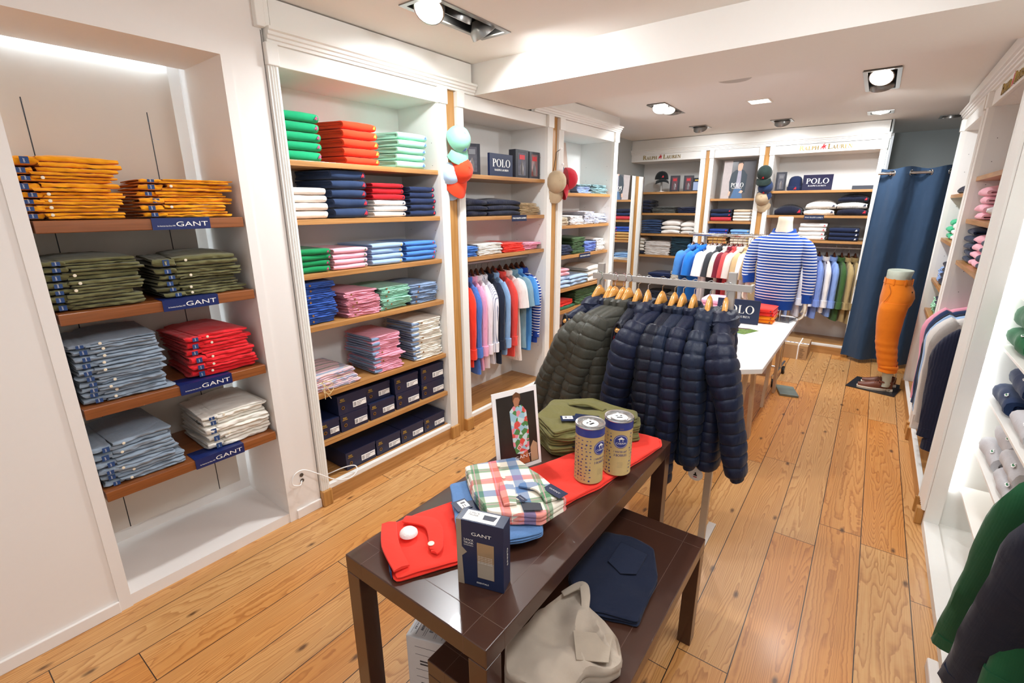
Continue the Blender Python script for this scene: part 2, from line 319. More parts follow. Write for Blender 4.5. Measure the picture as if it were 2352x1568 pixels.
def serif(txt, w, h, mat, parent, loc, rot=(0, 0, 0), name='lettering', smallcaps=False, th=0.0012, thick=0.0012):
    x = 0; polys = []; first = True
    for ch in txt:
        adv, ps = GL[ch]; k = 1.0 if (not smallcaps or first) else 0.74
        for p in ps: polys.append([(x+a*k, b*k) for a, b in p])
        x += adv*k + 0.03; first = ch == ' '
    s = w/x; mb = MB()
    for p in polys: mb.poly([(a*s, b*h) for a, b in p], -th, -th+thick)
    return mb.build(name, mat, parent, loc=loc, rot=rot)
PONY = [(-.30, .05), (-.42, -.15), (-.50, -.50), (-.40, -.50), (-.30, -.15), (-.18, -.18), (-.05, -.50), (.05, -.50), (.02, -.15), (.18, -.16), (.30, -.45), (.40, -.42), (.30, -.05), (.34, .10), (.46, .22), (.40, .32), (.24, .26), (.10, .16),
        (.10, .34), (.22, .62), (.17, .66), (.05, .42), (-.02, .50), (-.10, .46), (-.08, .34), (-.14, .12), (-.24, .12)]
def pony(parent, x, y, z, size, mat, rot=(0, 0, 0), name='embroidered_emblem'):
    return MB().poly([(a*size, b*size) for a, b in PONY], -0.0012, 0).build(name, mat, parent, loc=(x, y, z), rot=rot)
def bez(P, n=10):
    out = []
    for i in range(len(P)-1):
        p0, p1, p2, p3 = [Vector(P[max(0, min(len(P)-1, i+k))]) for k in (-1, 0, 1, 2)]
        for k in range(n): u = k/n; out.append(.5*((2*p1)+(-p0+p2)*u+(2*p0-5*p1+4*p2-p3)*u*u+(-p0+3*p1-3*p2+p3)*u**3))
    return out+[Vector(P[-1])]
# ------------------------------------------------------------------ the room
struct(MB().box(-3.1, 1.6, -2.2, 8.0, -0.05, 0).build('floor', pine_floor()))
# ceiling with the recesses of the light fittings left open: built from strips
def ceil_panel(mb, x0, x1, y0, y1, zf, holes):
    xs = sorted({x0, x1} | {h[0] for h in holes} | {h[1] for h in holes}); ys = sorted({y0, y1} | {h[2] for h in holes} | {h[3] for h in holes})
    for a, b in zip(xs, xs[1:]):
        for c, d in zip(ys, ys[1:]):
            if any(h[0] <= a and b <= h[1] and h[2] <= c and d <= h[3] for h in holes): continue
            n = len(mb.v); mb.v += [(a, c, zf(c)), (b, c, zf(c)), (b, d, zf(d)), (a, d, zf(d)), (a, c, zf(c)+.02), (b, c, zf(c)+.02), (b, d, zf(d)+.02), (a, d, zf(d)+.02)]
            for q in ((0, 3, 2, 1), (4, 5, 6, 7), (0, 1, 5, 4), (1, 2, 6, 5), (2, 3, 7, 6), (3, 0, 4, 7)): mb.f.append(tuple(n+i for i in q)); mb.m.append(0)
ZR = lambda y: 2.625 - 0.017*(y-3.4)
FIX = [  # x0,x1,y0,y1, lamps [(x,y,tilt x,tilt y,on)], look
    (-1.99, -1.79, 1.79, 2.40, [(-1.89, 1.89, -34, -14, 1), (-1.89, 2.09, 0, 28, 1), (-1.885, 2.28, 38, -12, .8)], 'triple recessed ceiling spotlight above the shoe box bay'),
    (-1.85, -1.69, 4.56, 5.14, [(-1.77, 4.69, -30, -10, 1), (-1.77, 4.87, -26, -5, 1), (-1.77, 5.05, 25, 5, .3)], 'narrow recessed ceiling spotlight near the mirror, glowing strongly'),
    (-0.24, -0.03, 4.39, 5.13, [(-0.135, 4.56, -38, 10, 1), (-0.135, 4.92, 34, -6, .6)], 'large recessed ceiling spotlight above the aisle with two lamps'),
    (-1.88, -1.70, 5.91, 6.13, [(-1.79, 6.02, 40, 0, .25)], 'dim recessed ceiling spotlight before the first back bay'),
    (-1.07, -0.88, 6.01, 6.23, [(-0.975, 6.12, 40, 0, .3)], 'dim recessed ceiling spotlight before the poster bay'),
    (-0.24, -0.04, 6.06, 6.26, [(-0.14, 6.16, -14, 0, 1)], 'small bright recessed ceiling spotlight near the curtain'),
    (0.34, 0.52, 6.68, 6.88, [(0.43, 6.78, 15, 0, .5)], 'small recessed ceiling spotlight behind the curtain rail')]
mb = MB(); ceil_panel(mb, -3.1, 1.6, -2.2, 2.76, lambda y: 2.645, [FIX[0][:4]]); struct(mb.build('ceiling', CEIL))
mb = MB(); ceil_panel(mb, -3.1, 1.6, 3.385, 8.0, ZR, [f[:4] for f in FIX[1:]] + [(-1.08, -0.915, 4.91, 5.09)]); struct(mb.build('ceiling', CEIL))
struct(MB().box(-2.42, 1.6, 2.75, 3.39, 2.453, 2.645).build('ceiling_beam', CEIL))
LAMPG = plain('aluminium_lamp_housing', '9c9b98', 0.3, 0.8)
for k, (x0, x1, y0, y1, lamps, look) in enumerate(FIX):
    z = 2.645 if k == 0 else ZR((y0+y1)/2)
    t = thing('ceiling_spotlight', look, 'ceiling light', ((x0+x1)/2, (y0+y1)/2, z)); w, l = (x1-x0)/2, (y1-y0)/2
    mb = MB(); e = 0.022; dz = -0.006
    mb.box(-w-.004, w+.004, -l-.004, -l+e, dz, 0); mb.box(-w-.004, w+.004, l-e, l+.004, dz, 0); mb.box(-w-.004, -w+e, -l+e, l-e, dz, 0); mb.box(w-e, w+.004, -l+e, l-e, dz, 0)
    mb.build('frame', LAMPG, t)
    mb = MB(); mb.box(-w, w, -l, l, .12, .125); mb.box(-w, -w+.004, -l, l, .001, .12); mb.box(w-.004, w, -l, l, .001, .12); mb.box(-w, w, -l, -l+.004, .001, .12); mb.box(-w, w, l-.004, l, .001, .12)
    mb.build('housing', plain('dark_fitting_inside', '3c3c3c', 0.4, 0.3), t)
    for (lx, ly, tx, ty, on) in lamps:
        h = MB().lathe([(.030, .06), (.052, .035), (.072, .015), (.076, -.02), (.070, -.022), (.066, -.012), (.0, -.012)], 20, 0, False)
        o = h.build('lamp_head', LAMPG, t, smooth=True, loc=(lx-(x0+x1)/2, ly-(y0+y1)/2, (.022, .012, -.004)[min(2, int(abs(tx)/15))]), rot=(radians(tx), radians(ty), 0))
        MB().lathe([(0.0, -.0135), (.066, -.0135), (.058, -.018), (.0, -.021)], 20, 0, False).build('glowing_lens', emit('lamp_glow_%d' % int(on*100), 'fffaf0', 14*on), o, smooth=True)
t = thing('square_downlight', 'small square ceiling light glowing evenly in the middle of the back ceiling', 'ceiling light', (-.9975, 5.0, ZR(5.0)))
MB().box(-.0825, .0825, -.09, .09, .012, .016).build('diffuser', emit('square_glow', 'ffffff', 6), t)
mb = MB()
for q in ((-.095, -.08, -.1, .1), (.08, .095, -.1, .1), (-.08, .08, -.1, -.086), (-.08, .08, .086, .1)): mb.box(*q, -.004, .0)
mb.build('frame', plain('cream_plastic', 'e6e0d6', .5), t)
t = thing('ceiling_speaker', 'flat round grey ceiling speaker grille just behind the beam', 'speaker', (-1.01, 4.1, ZR(4.1)))
MB().lathe([(0, -.006), (.11, -.006), (.118, -.002), (.118, .0), (0, .0)], 32, 0, False).build('grille', plain('speaker_mesh', 'b8b2aa', .8, bump=.5, scale=400), t, smooth=True)

# left wall: panels around the alcove, alcove itself
def lw(mb, u0, u1, d0, d1, z0, z1, m=0): return mb.box(u0, u1, d0, d1, z0, z1, m)
def Lobj(mb, name, mats, **k): return mb.build(name, mats, loc=FL.p(0, 0, 0), rz=FL.a, **k)
mb = MB(); lw(mb, -2.2, .335, 0, .05, 0, 2.645); lw(mb, .335, 1.07, 0, .05, 2.358, 2.645); lw(mb, 1.07, 1.27, 0, .05, 0, 2.645)
lw(mb, .315, .335, .05, .47, 0, 2.4); lw(mb, 1.07, 1.09, .05, .47, 0, 2.4); lw(mb, .335, 1.07, .05, .395, 2.358, 2.40); lw(mb, .335, 1.07, .395, .47, 2.39, 2.40); lw(mb, .315, 1.09, .47, .49, 0, 2.4); lw(mb, .335, 1.07, .0, .47, 0, .055)
lw(mb, .292, .335, -.006, 0, 0, 2.358+.05); lw(mb, 1.07, 1.112, -.006, 0, 0, 2.408); lw(mb, .335, 1.07, -.006, 0, 2.358, 2.408)
struct(Lobj(mb, 'wall_left', WALLW))
mb = MB(); lw(mb, -2.2, .292, -.014, 0, 0, .055); lw(mb, 1.112, 1.262, -.014, 0, 0, .055); struct(Lobj(mb, 'baseboard_left', WALLW, bevel=.003))
# floating back panel with light strips behind it
mb = MB(); lw(mb, .375, 1.005, .425, .437, .14, 2.385)
struct(Lobj(mb, 'wall_left', plain('panel_greige', 'd8d2c8', 0.55, noise_amt=.01)))
mb = MB(); lw(mb, .462, .466, .4242, .425, .14, 2.15); lw(mb, .888, .892, .4242, .425, .14, 2.15); struct(Lobj(mb, 'trim_1', BLACK))
mb = MB(); lw(mb, .43, .435, .455, .46, .16, 2.3); lw(mb, 0.945, .95, .455, .46, .16, 2.3)
led = Lobj(mb, 'light_strip', emit('cool_led', 'dcefff', 14)); tag(led, 'cool white light strips glowing behind the alcove back panel', 'light strip')
t = at(FL, 'light_strip', 'cool white light strip glowing along the top of the alcove back wall', 'light strip', .37, .396, 2.374); MB().box(0, .64, 0, .003, 0, .008).build('tube', emit('cool_led_top', 'dcefff', 34), t)
mb = MB(); lw(mb, 1.235, 1.275, -.035, 0, 2.505, 2.645); lw(mb, 1.275, 1.30, -.028, 0, 2.51, 2.645); struct(Lobj(mb, 'trim_2', WHITE, bevel=.004))
mb = MB(); lw(mb, 1.262, 1.268, .0, .004, 0, 2.5); struct(Lobj(mb, 'trim_3', BLACK))

def cabinet(F, name, label, u0, u1, pil0, pil1, dep, zs, shelves, group=None, th=.028, rail=None, zf=2.36, zc=2.45, board_z=.12, nob=False, sh_u=None, dark=False):
    """u0..u1 clear opening; pil0/pil1 width of the fluted pilaster at each side; zf fascia underside, zc fascia top"""
    t = at(F, name, label, 'shelving', u0, 0, 0, group=group); w = u1-u0
    MB().box(-.018, 0, .015, dep, 0, zf+.0).build('side_panel', INNER, t); MB().box(w, w+.018, .015, dep, 0, zf).build('side_panel', INNER, t)
    MB().box(-.018, w+.018, dep, dep+.012, 0, zf+.018).build('back_panel', INNER, t); MB().box(-.018, w+.018, .015, dep, zf, zf+.018).build('top_panel', INNER, t)
    MB().box(0, w, -.004, .018, zf, zc).build('fascia', WHITE, t, bevel=.002)
    MB().box(0, w, -.012, .014, 0, .088).build('plinth', OAKX, t, bevel=.002); MB().box(0, w, -.012, .018, .088, board_z).build('threshold', WHITE, t, bevel=.003)
    MB().box(0, w, .018, dep, board_z-.02, board_z).build('floor_board', OAKX, t)
    for a, p in ((-pil0, pil0), (w, pil1)):
        mb = MB(); n = max(2, int(p/.012)); pts = [(a, .015)]
        for i in range(n+1):
            x = a + p*i/n; pts.append((x, -.016 if i in (0, n) else -.022))
            if i < n: pts.append((x + p/n*.5, -.016))
        pts.append((a+p, .015)); mb.poly(pts, .10, zf, plane='xy'); o = mb.build('pilaster', WHITE, t)
        MB().box(a-.004, a+p+.004, -.03, .015, zf-.005, zc).build('capital', WHITE, o, bevel=.004)
        MB().box(a-.006, a+p+.006, -.034, .015, 0, .10).build('base_block', OAKZ, o, bevel=.006)
    for i, z in enumerate(zs):
        MB().box(.001, w-.001, .008, dep-.001, z-th, z).build('shelf', OAKX, t, bevel=.0015)
    mb = MB()
    for i in range(int((zf-.3)/.14)):
        for d in (.06, dep-.07):
            mb.box(w-.001, w, d-.002, d+.002, .3+.14*i, .304+.14*i); mb.box(0, .001, d-.002, d+.002, .3+.14*i, .304+.14*i)
    q = mb.build('pin_holes', BLACK, t)
    if rail: MB().tube([(0, dep/2, rail), (w, dep/2, rail)], .014, 12).build('clothes_rail', plain('grey_rail', 'b9b6b2', .3, .5), t, smooth=True)
    return t
Z2 = [1.950, 1.657, 1.370, 1.081, .683, .386]
cabinet(FL, 'shelving_bay', 'white tall shelving bay on the left wall with six oak shelves and shoe boxes', 1.32, 2.352, .05, .072, .38, Z2, None)
cabinet(FL, 'shelving_bay', 'white bay on the left wall with hanging shirts below three oak shelves', 2.585, 3.617, .062, .075, .38, [1.942, 1.647, 1.353], None, rail=1.285)
cabinet(FL, 'shelving_bay', 'white shelving bay on the left wall behind the puffer jacket rack', 3.872, 4.866, .075, .085, .38, [1.839, 1.541, 1.256, .935, .72, .42], None)
for k, (a, b) in enumerate(((2.430, 2.517), (3.698, 3.790))):
    struct(Lobj(MB().box(a, b, .004, .03, 0, 2.45), 'trim_%d' % (4+k), OAKZ))
def cornice(F, n, u0, u1, z0, z1, ztop, proj=.05, ends=True):
    h = z1-z0; prof = [(.015, z0), (-.018, z0), (-.018, z0+.2*h), (-.028, z0+.25*h), (-.028, z0+.45*h), (-.038, z0+.52*h), (-.038, z0+.72*h), (-proj, z0+.8*h), (-proj, z1), (.015, z1)]
    mb = MB(); mb.poly(prof, u0, u1, plane='yz'); struct(mb.build('trim_%d' % n, WHITE, loc=F.p(0, 0, 0), rz=F.a))
    if ztop: struct(MB().box(u0+.03, u1-.02, -.01, .02, z1, ztop).build('trim_%d' % (n+1), WHITE, loc=F.p(0, 0, 0), rz=F.a))
cornice(FL, 6, 1.28, 2.70, 2.45, 2.513, 2.638)
cornice(FL, 8, 3.42, 4.99, 2.452, 2.513, 2.605)
struct(Lobj(MB().box(4.955, 4.975, .0, .42, 0, 2.6), 'wall_left', WALLW))
struct(Lobj(MB().box(1.30, 5.0, .40, .45, 0, 2.64), 'wall_left', WALLW))
struct(Lobj(MB().box(4.95, 8.2, .56, .6, 0, 2.64), 'wall_left', BACKW))
struct(Lobj(MB().box(-2.2, .30, .05, .1, 0, 2.64), 'wall_left', WALLW))

# back wall
ZB1 = [1.900, 1.622, 1.345, 1.052, .680, .40]
cabinet(FB, 'shelving_bay', 'white shelving bay at the back beside the mirror, lettered fascia', -2.862, -1.858, .07, .06, .45, ZB1, None, zf=2.293, zc=2.385, rail=None)
cabinet(FB, 'shelving_bay', 'narrow white shelving bay at the back holding the large portrait poster', -1.697, -1.178, .05, .05, .45, [1.803, 1.523, 1.236, .95, .6], None, zf=2.293, zc=2.385)
cabinet(FB, 'shelving_bay', 'white shelving bay at the back beside the blue curtain, shirts hanging below', -1.019, -.022, .05, .055, .45, [1.883, 1.604, 1.322], None, zf=2.288, zc=2.382, rail=1.232, board_z=.115)
for k, (a, b) in enumerate(((-1.797, -1.748), (-1.127, -1.070))):
    struct(MB().box(a, b, .004, .03, 0, 2.38).build('trim_%d' % (10+k), OAKZ, loc=FB.p(0, 0, 0), rz=FB.a))
cornice(FB, 12, -2.95, .045, 2.385, 2.445, 2.565)
struct(MB().box(-3.1, .04, .47, .52, 0, 2.6).build('wall_back', WALLW, loc=FB.p(0, 0, 0), rz=FB.a))
struct(MB().box(.034, .052, .0, 1.1, 0, 2.57).build('wall_back', BACKW, loc=FB.p(0, 0, 0), rz=FB.a))
struct(MB().box(0, 1.6, 7.75, 7.8, 0, 2.6).build('wall_back', BACKW))
struct(MB().box(1.5, 1.55, 5.7, 7.8, 0, 2.62).build('wall_right', BACKW))
struct(MB().box(.88, 1.5, 5.80, 5.85, 0, 2.62).build('wall_right', BACKW))

# right wall
cabinet(FR, 'shelving_bay', 'narrow white shelving bay at the far end of the right wall', -5.70, -4.60, .06, .05, .40, [1.80, 1.44, 1.09, .815], None, zf=2.31, zc=2.40, board_z=.10)
cabinet(FR, 'shelving_bay', 'white bay on the right wall with sweaters hanging below three oak shelves', -4.43, -3.337, .05, .002, .40, [1.893, 1.627, 1.357], None, zf=2.31, zc=2.40, rail=1.20, board_z=.10)
struct(MB().box(-4.545, -4.485, .004, .03, 0, 2.4).build('trim_14', OAKZ, loc=FR.p(0, 0, 0), rz=FR.a))
cornice(FR, 15, -5.79, -2.0, 2.40, 2.462, 2.585)
struct(MB().box(-5.80, -1.0, .42, .46, 0, 2.62).build('wall_right', WALLW, loc=FR.p(0, 0, 0), rz=FR.a))
# backlit alcove near the camera on the right
mb = MB(); mb.box(.466, .53, 3.16, 3.176, 0, 2.62); mb.box(.466, .53, 3.176, 3.28, 0, 2.62)
mb.box(.53, .86, 3.21, 3.23, 0, 2.62); mb.box(.86, .885, -1.0, 3.23, 0, 2.62); mb.box(.466, .53, -1.0, 3.16, 0, .045); mb.box(.534, .86, -1.0, 3.21, 0, .03); mb.box(.466, .86, -1, 3.2, 2.35, 2.62)
struct(mb.build('wall_right', plain('alcove_white', 'eeeeea', .5, noise_amt=.01)))
mb = MB()
pts = [(.465, 3.176), (.465, 3.335)]; n = 6
for i in range(n*2+1): pts.append((.448 if i % 2 else .455, 3.335-.159*i/(2*n)))
mb.poly(pts, 0.1, 2.4, plane='xy'); struct(mb.build('trim_17', WHITE))
mb = MB(); mb.box(.432, .466, 3.19, 3.235, 0, .1); struct(mb.build('trim_18', OAKZ, bevel=.006))
mb = MB(); mb.box(.420, .455, .9, 2.1, 0, .05); struct(mb.build('baseboard_right', WALLW, bevel=.006))
t = thing('light_strip', 'bright white light strip hidden behind the frame of the right alcove', 'light strip', (.538, 3.195, .25)); MB().box(0, .006, -.006, .0, 0, 2.0).build('tube', emit('alcove_led', 'f8fcff', 22), t)
for k, z in enumerate((1.589, 1.329, 1.082, .821, .559, .31)):
    o = MB().box(0, .29, -2.6, 0, -.012, 0).build('wall_shelf', plain('white_shelf', 'f1efe9', .4, noise_amt=.01), loc=(.563, 3.15, z), bevel=.001)
    tag(o, ['thin white shelf at the top of the backlit right alcove', 'thin white shelf carrying green sweatshirts in the right alcove', 'thin white shelf carrying navy sweatshirts in the right alcove', 'thin white shelf carrying grey sweatshirts beneath the navy ones',
            'thin white shelf with the lowest grey sweatshirts in the right alcove', 'empty lowest thin white shelf in the right alcove'][k] if k else 'thin white shelf at the top of the backlit right alcove', 'shelf', 'thin shelves of the right alcove')

# fascia lettering: raised gilt letters and red emblem
for F, u0, u1, z0, h in ((FB, -2.624, -2.113, 2.318, .052), (FB, -.776, -.270, 2.318, .052), (FR, -4.13, -3.50, 2.325, .058)):
    w = u1-u0; t = at(F, 'fascia_lettering', ['gilt lettering with red rider emblem above the left back bay', 'gilt lettering with red rider emblem above the back bay beside curtain', 'gilt lettering with red rider emblem on the right wall fascia'][[(FB, -2.624), (FB, -.776), (FR, -4.13)].index((F, u0))], 'sign', u0, -.0045, z0)
    serif('RALPH', w*.385, h, LETG, t, (0, 0, 0), smallcaps=True, thick=.006, th=.006); serif('LAUREN', w*.455, h, LETG, t, (w*.545, 0, 0), smallcaps=True, thick=.006, th=.006)
    pony(t, w*.465, -.001, h*.52, h*1.05, RED, name='rider_emblem')
# ------------------------------------------------------------------ folded garments
def usheet(mb, x0, x1, y0, y1, z0, z1, th, nx=9, amp=.003, seed=0, m=0, skew=0.0, sag=0.0, rag=1.5, dome=0.0, rip=0.0):
    """one sheet of cloth folded round its front edge, open to the back, th thick"""
    r = max((z1-z0)/2-th/2, .001); zc = (z0+z1)/2; yc = y0+th/2+min(r, .02)*1.0; ry = min(r, .02)
    path = [(y1, zc+r), (y0+(y1-y0)*.55, zc+r), (yc+.03, zc+r)]
    nrm = [(0, 1), (0, 1), (0, 1)]
    for i in range(7):
        a = pi/2 + pi*i/6; path.append((yc+ry*cos(a), zc+r*sin(a))); nrm.append((cos(a), sin(a)))
    path += [(yc+.03, zc-r), (y0+(y1-y0)*.55, zc-r), (y1, zc-r)]; nrm += [(0, -1)]*3
    out = [(p[0]+n[0]*th/2, p[1]+n[1]*th/2) for p, n in zip(path, nrm)]; inn = [(p[0]-n[0]*th/2*.9, p[1]-n[1]*th/2*.9) for p, n in zip(path, nrm)]
    outline = out + inn[::-1]; rings = []
    for i in range(nx+1):
        t = i/nx; x = x0+(x1-x0)*t; e = 1 - .10*(abs(2*t-1)**6); ring = []
        for j, (y, z) in enumerate(outline):
            w = nz(x*14+seed*3.1, y*9, z*30+seed)*amp + (nz(x*40+seed, y*12, 5)*amp*.5 if rag > 3 else 0); w2 = nz(x*11+seed*5.7, y*12+3, z*14+seed*1.3)*amp*2.2 + (nz(x*38+seed, y*16, z*90+seed)*amp*1.1 if rag > 3 else 0)
            top = max(0, min(1, (z-z0)/(z1-z0)))
            ring.append((x + skew*(y-y0) + nz(y*8, seed*2., z*25)*amp*(rag if i in (0, nx) else rag*.3 if i in (1, nx-1) else 0), y + w2 + (0.004 if i in (0, nx) else 0), zc+(z-zc)*e + (abs(w)*.5 if top < .12 else -abs(w)*.6 if top > .88 else w*.6) - sag*abs(2*t-1)**3*top + dome*top*sin(pi*min(1, max(0, (y-y0)/(y1-y0)))*.8)*sin(pi*t)**.6 + rip*sin(x*230+seed)*top))
        rings.append(ring)
    mb.loft(rings, m)
ORD = ['topmost', 'second-highest', 'third-highest', 'fourth-highest', 'fifth-highest', 'sixth-highest', 'seventh-highest', 'eighth-highest', 'ninth-highest', 'tenth-highest']
def ordw(k, n):
    if n == 1: return 'only'
    if k == n-1: return 'lowest'
    return ORD[k]
def folded(name, label, cat, F, u, d, z, w, dep, h, mat, style='polo', seed=0, group=None, rz=0, deco=None, skew=0.0, lvl=1, dome=0.0):
    R = random.Random(seed); mb = MB()
    if style == 'polo':
        usheet(mb, 0, w, 0, dep, 0.0005, h, h*.24, 10, .0034, seed, skew=skew, dome=dome*.4)
        usheet(mb, .004, w-.012, .012, dep-.01, h*.24, h*.76, h*.17, 5, .0022, seed+.5, skew=skew*1.2)
        if lvl: usheet(mb, .002, w-.02, .022, dep-.02, h*.42, h*.58, h*.07, 4, .003, seed+.7, skew=skew*1.3)
    elif style == 'knit':
        usheet(mb, 0, w, 0, dep, 0.0005, h, h*.36, 12, .007, seed, sag=h*.25, skew=skew, dome=dome)
        usheet(mb, .01, w-.03, .02, dep-.02, h*.36, h*.64, h*.13, 6, .003, seed+.5, skew=skew)
    elif style == 'thin':
        n = 3
        for k in range(n):
            j = R.uniform(-.006, .006); usheet(mb, j-.002*k, w+R.uniform(-.008, .006), R.uniform(0, .008), dep, h*k/n+.0005, h*(k+1)/n+.0004, h*.13, 20, .0056, seed+k*2.3, skew=skew, rag=3.5, dome=dome if k == n-1 else 0)
    elif style == 'trouser':
        # main leg pile, right three quarters; the waistband end comes out on the left
        c = R.uniform(.35, .6)
        for k, (a0, a1) in enumerate(((0, c), (c, 1))):
            usheet(mb, w*.20+R.uniform(-.012, .012), w+R.uniform(-.014, .006), R.uniform(0, .010), dep, h*a0+.0005, h*a1+.0005, h*(a1-a0)*.34, 24, .0068, seed+k*2.3, skew=skew, rag=3.5, dome=dome if k else 0)
    multi = deco or style == 'trouser'
    if not multi:
        o = mb.build(name, mat, loc=F.p(u, d, z), rz=F.a+rz, smooth=True); return tag(o, label, cat, group)
    t = at(F, name, label, cat, u, d, z, rz, group); mb.build('folded_cloth', mat, t, smooth=True)
    if style == 'trouser':
        wb = MB(); usheet(wb, -.004, w*.235, R.uniform(.004, .014), dep-.02, h*.1, h*.93, h*.26, 12, .006, seed+9, rag=3.5, rip=.0014); wb.build('waistband', mat, t, smooth=True)
        xt = w*R.uniform(.05, .09)
        g = MB().box(xt, xt+.024, -.0015, .0, h*.2, h*.84).build('size_tag', TAGB, t); sans('GANT', .0045*3.2, .0045, LETW, g, (xt+.013, -.0025, h*.3), rot=(0, -pi/2, 0)) if lvl > 1 else None
        if R.random() < .7:
            xb = w*R.uniform(.26, .36); MB().lathe([(0, 0), (.0058, 0), (.0058, .0025), (.004, .0032), (0, .0028)], 12, 0, False).build('button', BUTT, t, smooth=True, loc=(xb, -.003, h*.68), rot=(pi/2, 0, 0))
    if deco:
        if deco[0] == 'pony': pony(t, w*.91, -.002, h*.5, h*.44, deco[1])
        if deco[0] == 'button': MB().lathe([(0, 0), (.006, 0), (.006, .0025), (0, .0022)], 12, 0, False).build('button', BUTB, t, smooth=True, loc=(w*R.uniform(.1, .3), -.004, h*.6), rot=(pi/2, 0, 0))
        if deco[0] == 'lining':
            q = MB(); usheet(q, -.015, w*.2, .0, dep-.03, h*.12, h*.9, h*.3, 6, .004, seed+4); q.build('waistband', deco[1], t, smooth=True)
            if R.random() < .6: MB().lathe([(0, 0), (.006, 0), (.006, .0025), (0, .0022)], 12, 0, False).build('button', BUTB, t, smooth=True, loc=(w*.27, -.004, h*.6), rot=(pi/2, 0, 0))
    return t
SEED = [1]
def stack(F, u0, u1, z, ztop, n, cols, desc, shelf, bay, cat='polo shirt', name='folded_polo_shirt', style='polo', d=.03, dep=.30, deco=None, kinds=None, jit=.006, skew=0.0, lvl=1, lean=0.0):
    """cols: colour (material) or list bottom to top; desc: text or list alike"""
    h = (ztop-z)/n; zz = z+.0008
    descs = desc if isinstance(desc, list) else [desc]*n; mats = cols if isinstance(cols, list) else [cols]*n
    decos = deco if isinstance(deco, list) else [deco]*n
    R = random.Random(SEED[0]*7)
    for k in range(n):
        SEED[0] += 1; same = [i for i in range(n) if descs[i] == descs[k]]; kk = len(same)-1-same.index(k)
        hh = h*(R.uniform(.93, 1.07) if style in ('polo', 'knit') else R.uniform(.78, 1.2)) if n > 1 else h
        if k == n-1: hh = max(h*.7, min(h*1.5, ztop-zz))
        lab = '%s %s on the %s, %s' % (ordw(kk, len(same)), descs[k], shelf, bay)
        folded(name, lab, cat, F, u0+R.uniform(-jit, jit)+lean*(n-1-k), d+R.uniform(0, .010 if style == 'polo' else .016), zz, (u1-u0)+R.uniform(-jit, jit), dep, hh-.0012, mats[k], style, SEED[0]*1.37, group='%s, %s' % (shelf, bay), rz=radians(R.uniform(-1.5, 1.5)*(2.4 if style in ('trouser', 'thin') else 1)), deco=decos[k], skew=skew, lvl=lvl, dome=(hh*(.5 if style != 'polo' else .3) if k == n-1 else 0))
        zz += hh
# --- alcove, walnut shelves with signs
G = 'left alcove'
A_ = [(1.676, 'top walnut shelf'), (1.334, 'second walnut shelf'), (.946, 'third walnut shelf'), (.571, 'lowest walnut shelf')]
for k, (z, nm) in enumerate(A_):
    o = MB().box(0, .718, 0, .415, -.045, 0).build('wall_shelf', WALNUT, loc=FL.p(.342, -.008, z), rz=FL.a, bevel=.003)
    tag(o, ['topmost brown wooden shelf of the left alcove, under mustard trousers', 'second brown wooden shelf of the left alcove, under olive trousers', 'third brown wooden shelf of the left alcove, under grey-blue and red trousers',
            'lowest brown wooden shelf of the left alcove, under white trousers'][k], 'shelf', 'brown shelves of the left alcove')
    t = at(FL, 'shelf_sign', 'navy shelf sign with white lettering folded over the %s, left alcove' % nm, 'sign', .695, -.0105, z+.001, group='navy signs on the brown shelves')
    uo = [0, -.02, -.02, -.02][k]; t.location = FL.p(.695+uo, -.0105, z+.001)
    MB().box(0, .22, -.0012, 0, -.047, .0012).box(0, .22, 0, .10, 0, .0012).build('card', plain('royal_navy_card', '16265e', .3), t)
    sans('GANT', .122, .0195, LETW, t, (.088, -.0014, -.034)); sans('An American Icon Since 1949', .065, .006, LETW, t, (.018, -.0014, -.034))
MU = fab('ec9c10', 'crease'); OLV = fab('66633f', 'crease'); GBL = fab('8b99a8', 'crease'); REDC = fab('e0202a', 'crease'); WHT = fab('eae6dc', 'crease')
def tst(u0, u1, z, zt, n, m, de, sh, **k): stack(FL, u0, u1, z, zt, n, m, de, sh, G, cat='trousers', name='folded_trousers', style='trouser', d=.012, dep=.34, jit=.011, lvl=2, **k)
tst(.325, .632, 1.678, 1.902, 8, MU, 'mustard trousers, left pile', A_[0][1]); tst(.69, 1.028, 1.678, 1.836, 6, MU, 'mustard trousers, right pile', A_[0][1])
tst(.335, .625, 1.336, 1.53, 7, OLV, 'olive trousers, left pile', A_[1][1]); tst(.70, 1.02, 1.336, 1.512, 6, OLV, 'olive trousers, right pile', A_[1][1])
tst(.36, .65, .948, 1.203, 10, GBL, 'grey-blue trousers', A_[2][1]); tst(.745, 1.025, .948, 1.15, 6, REDC, 'red trousers', A_[2][1])
tst(.345, .63, .573, .765, 6, GBL, 'grey-blue trousers', A_[3][1]); tst(.755, 1.04, .573, .745, 5, WHT, 'white trousers', A_[3][1])
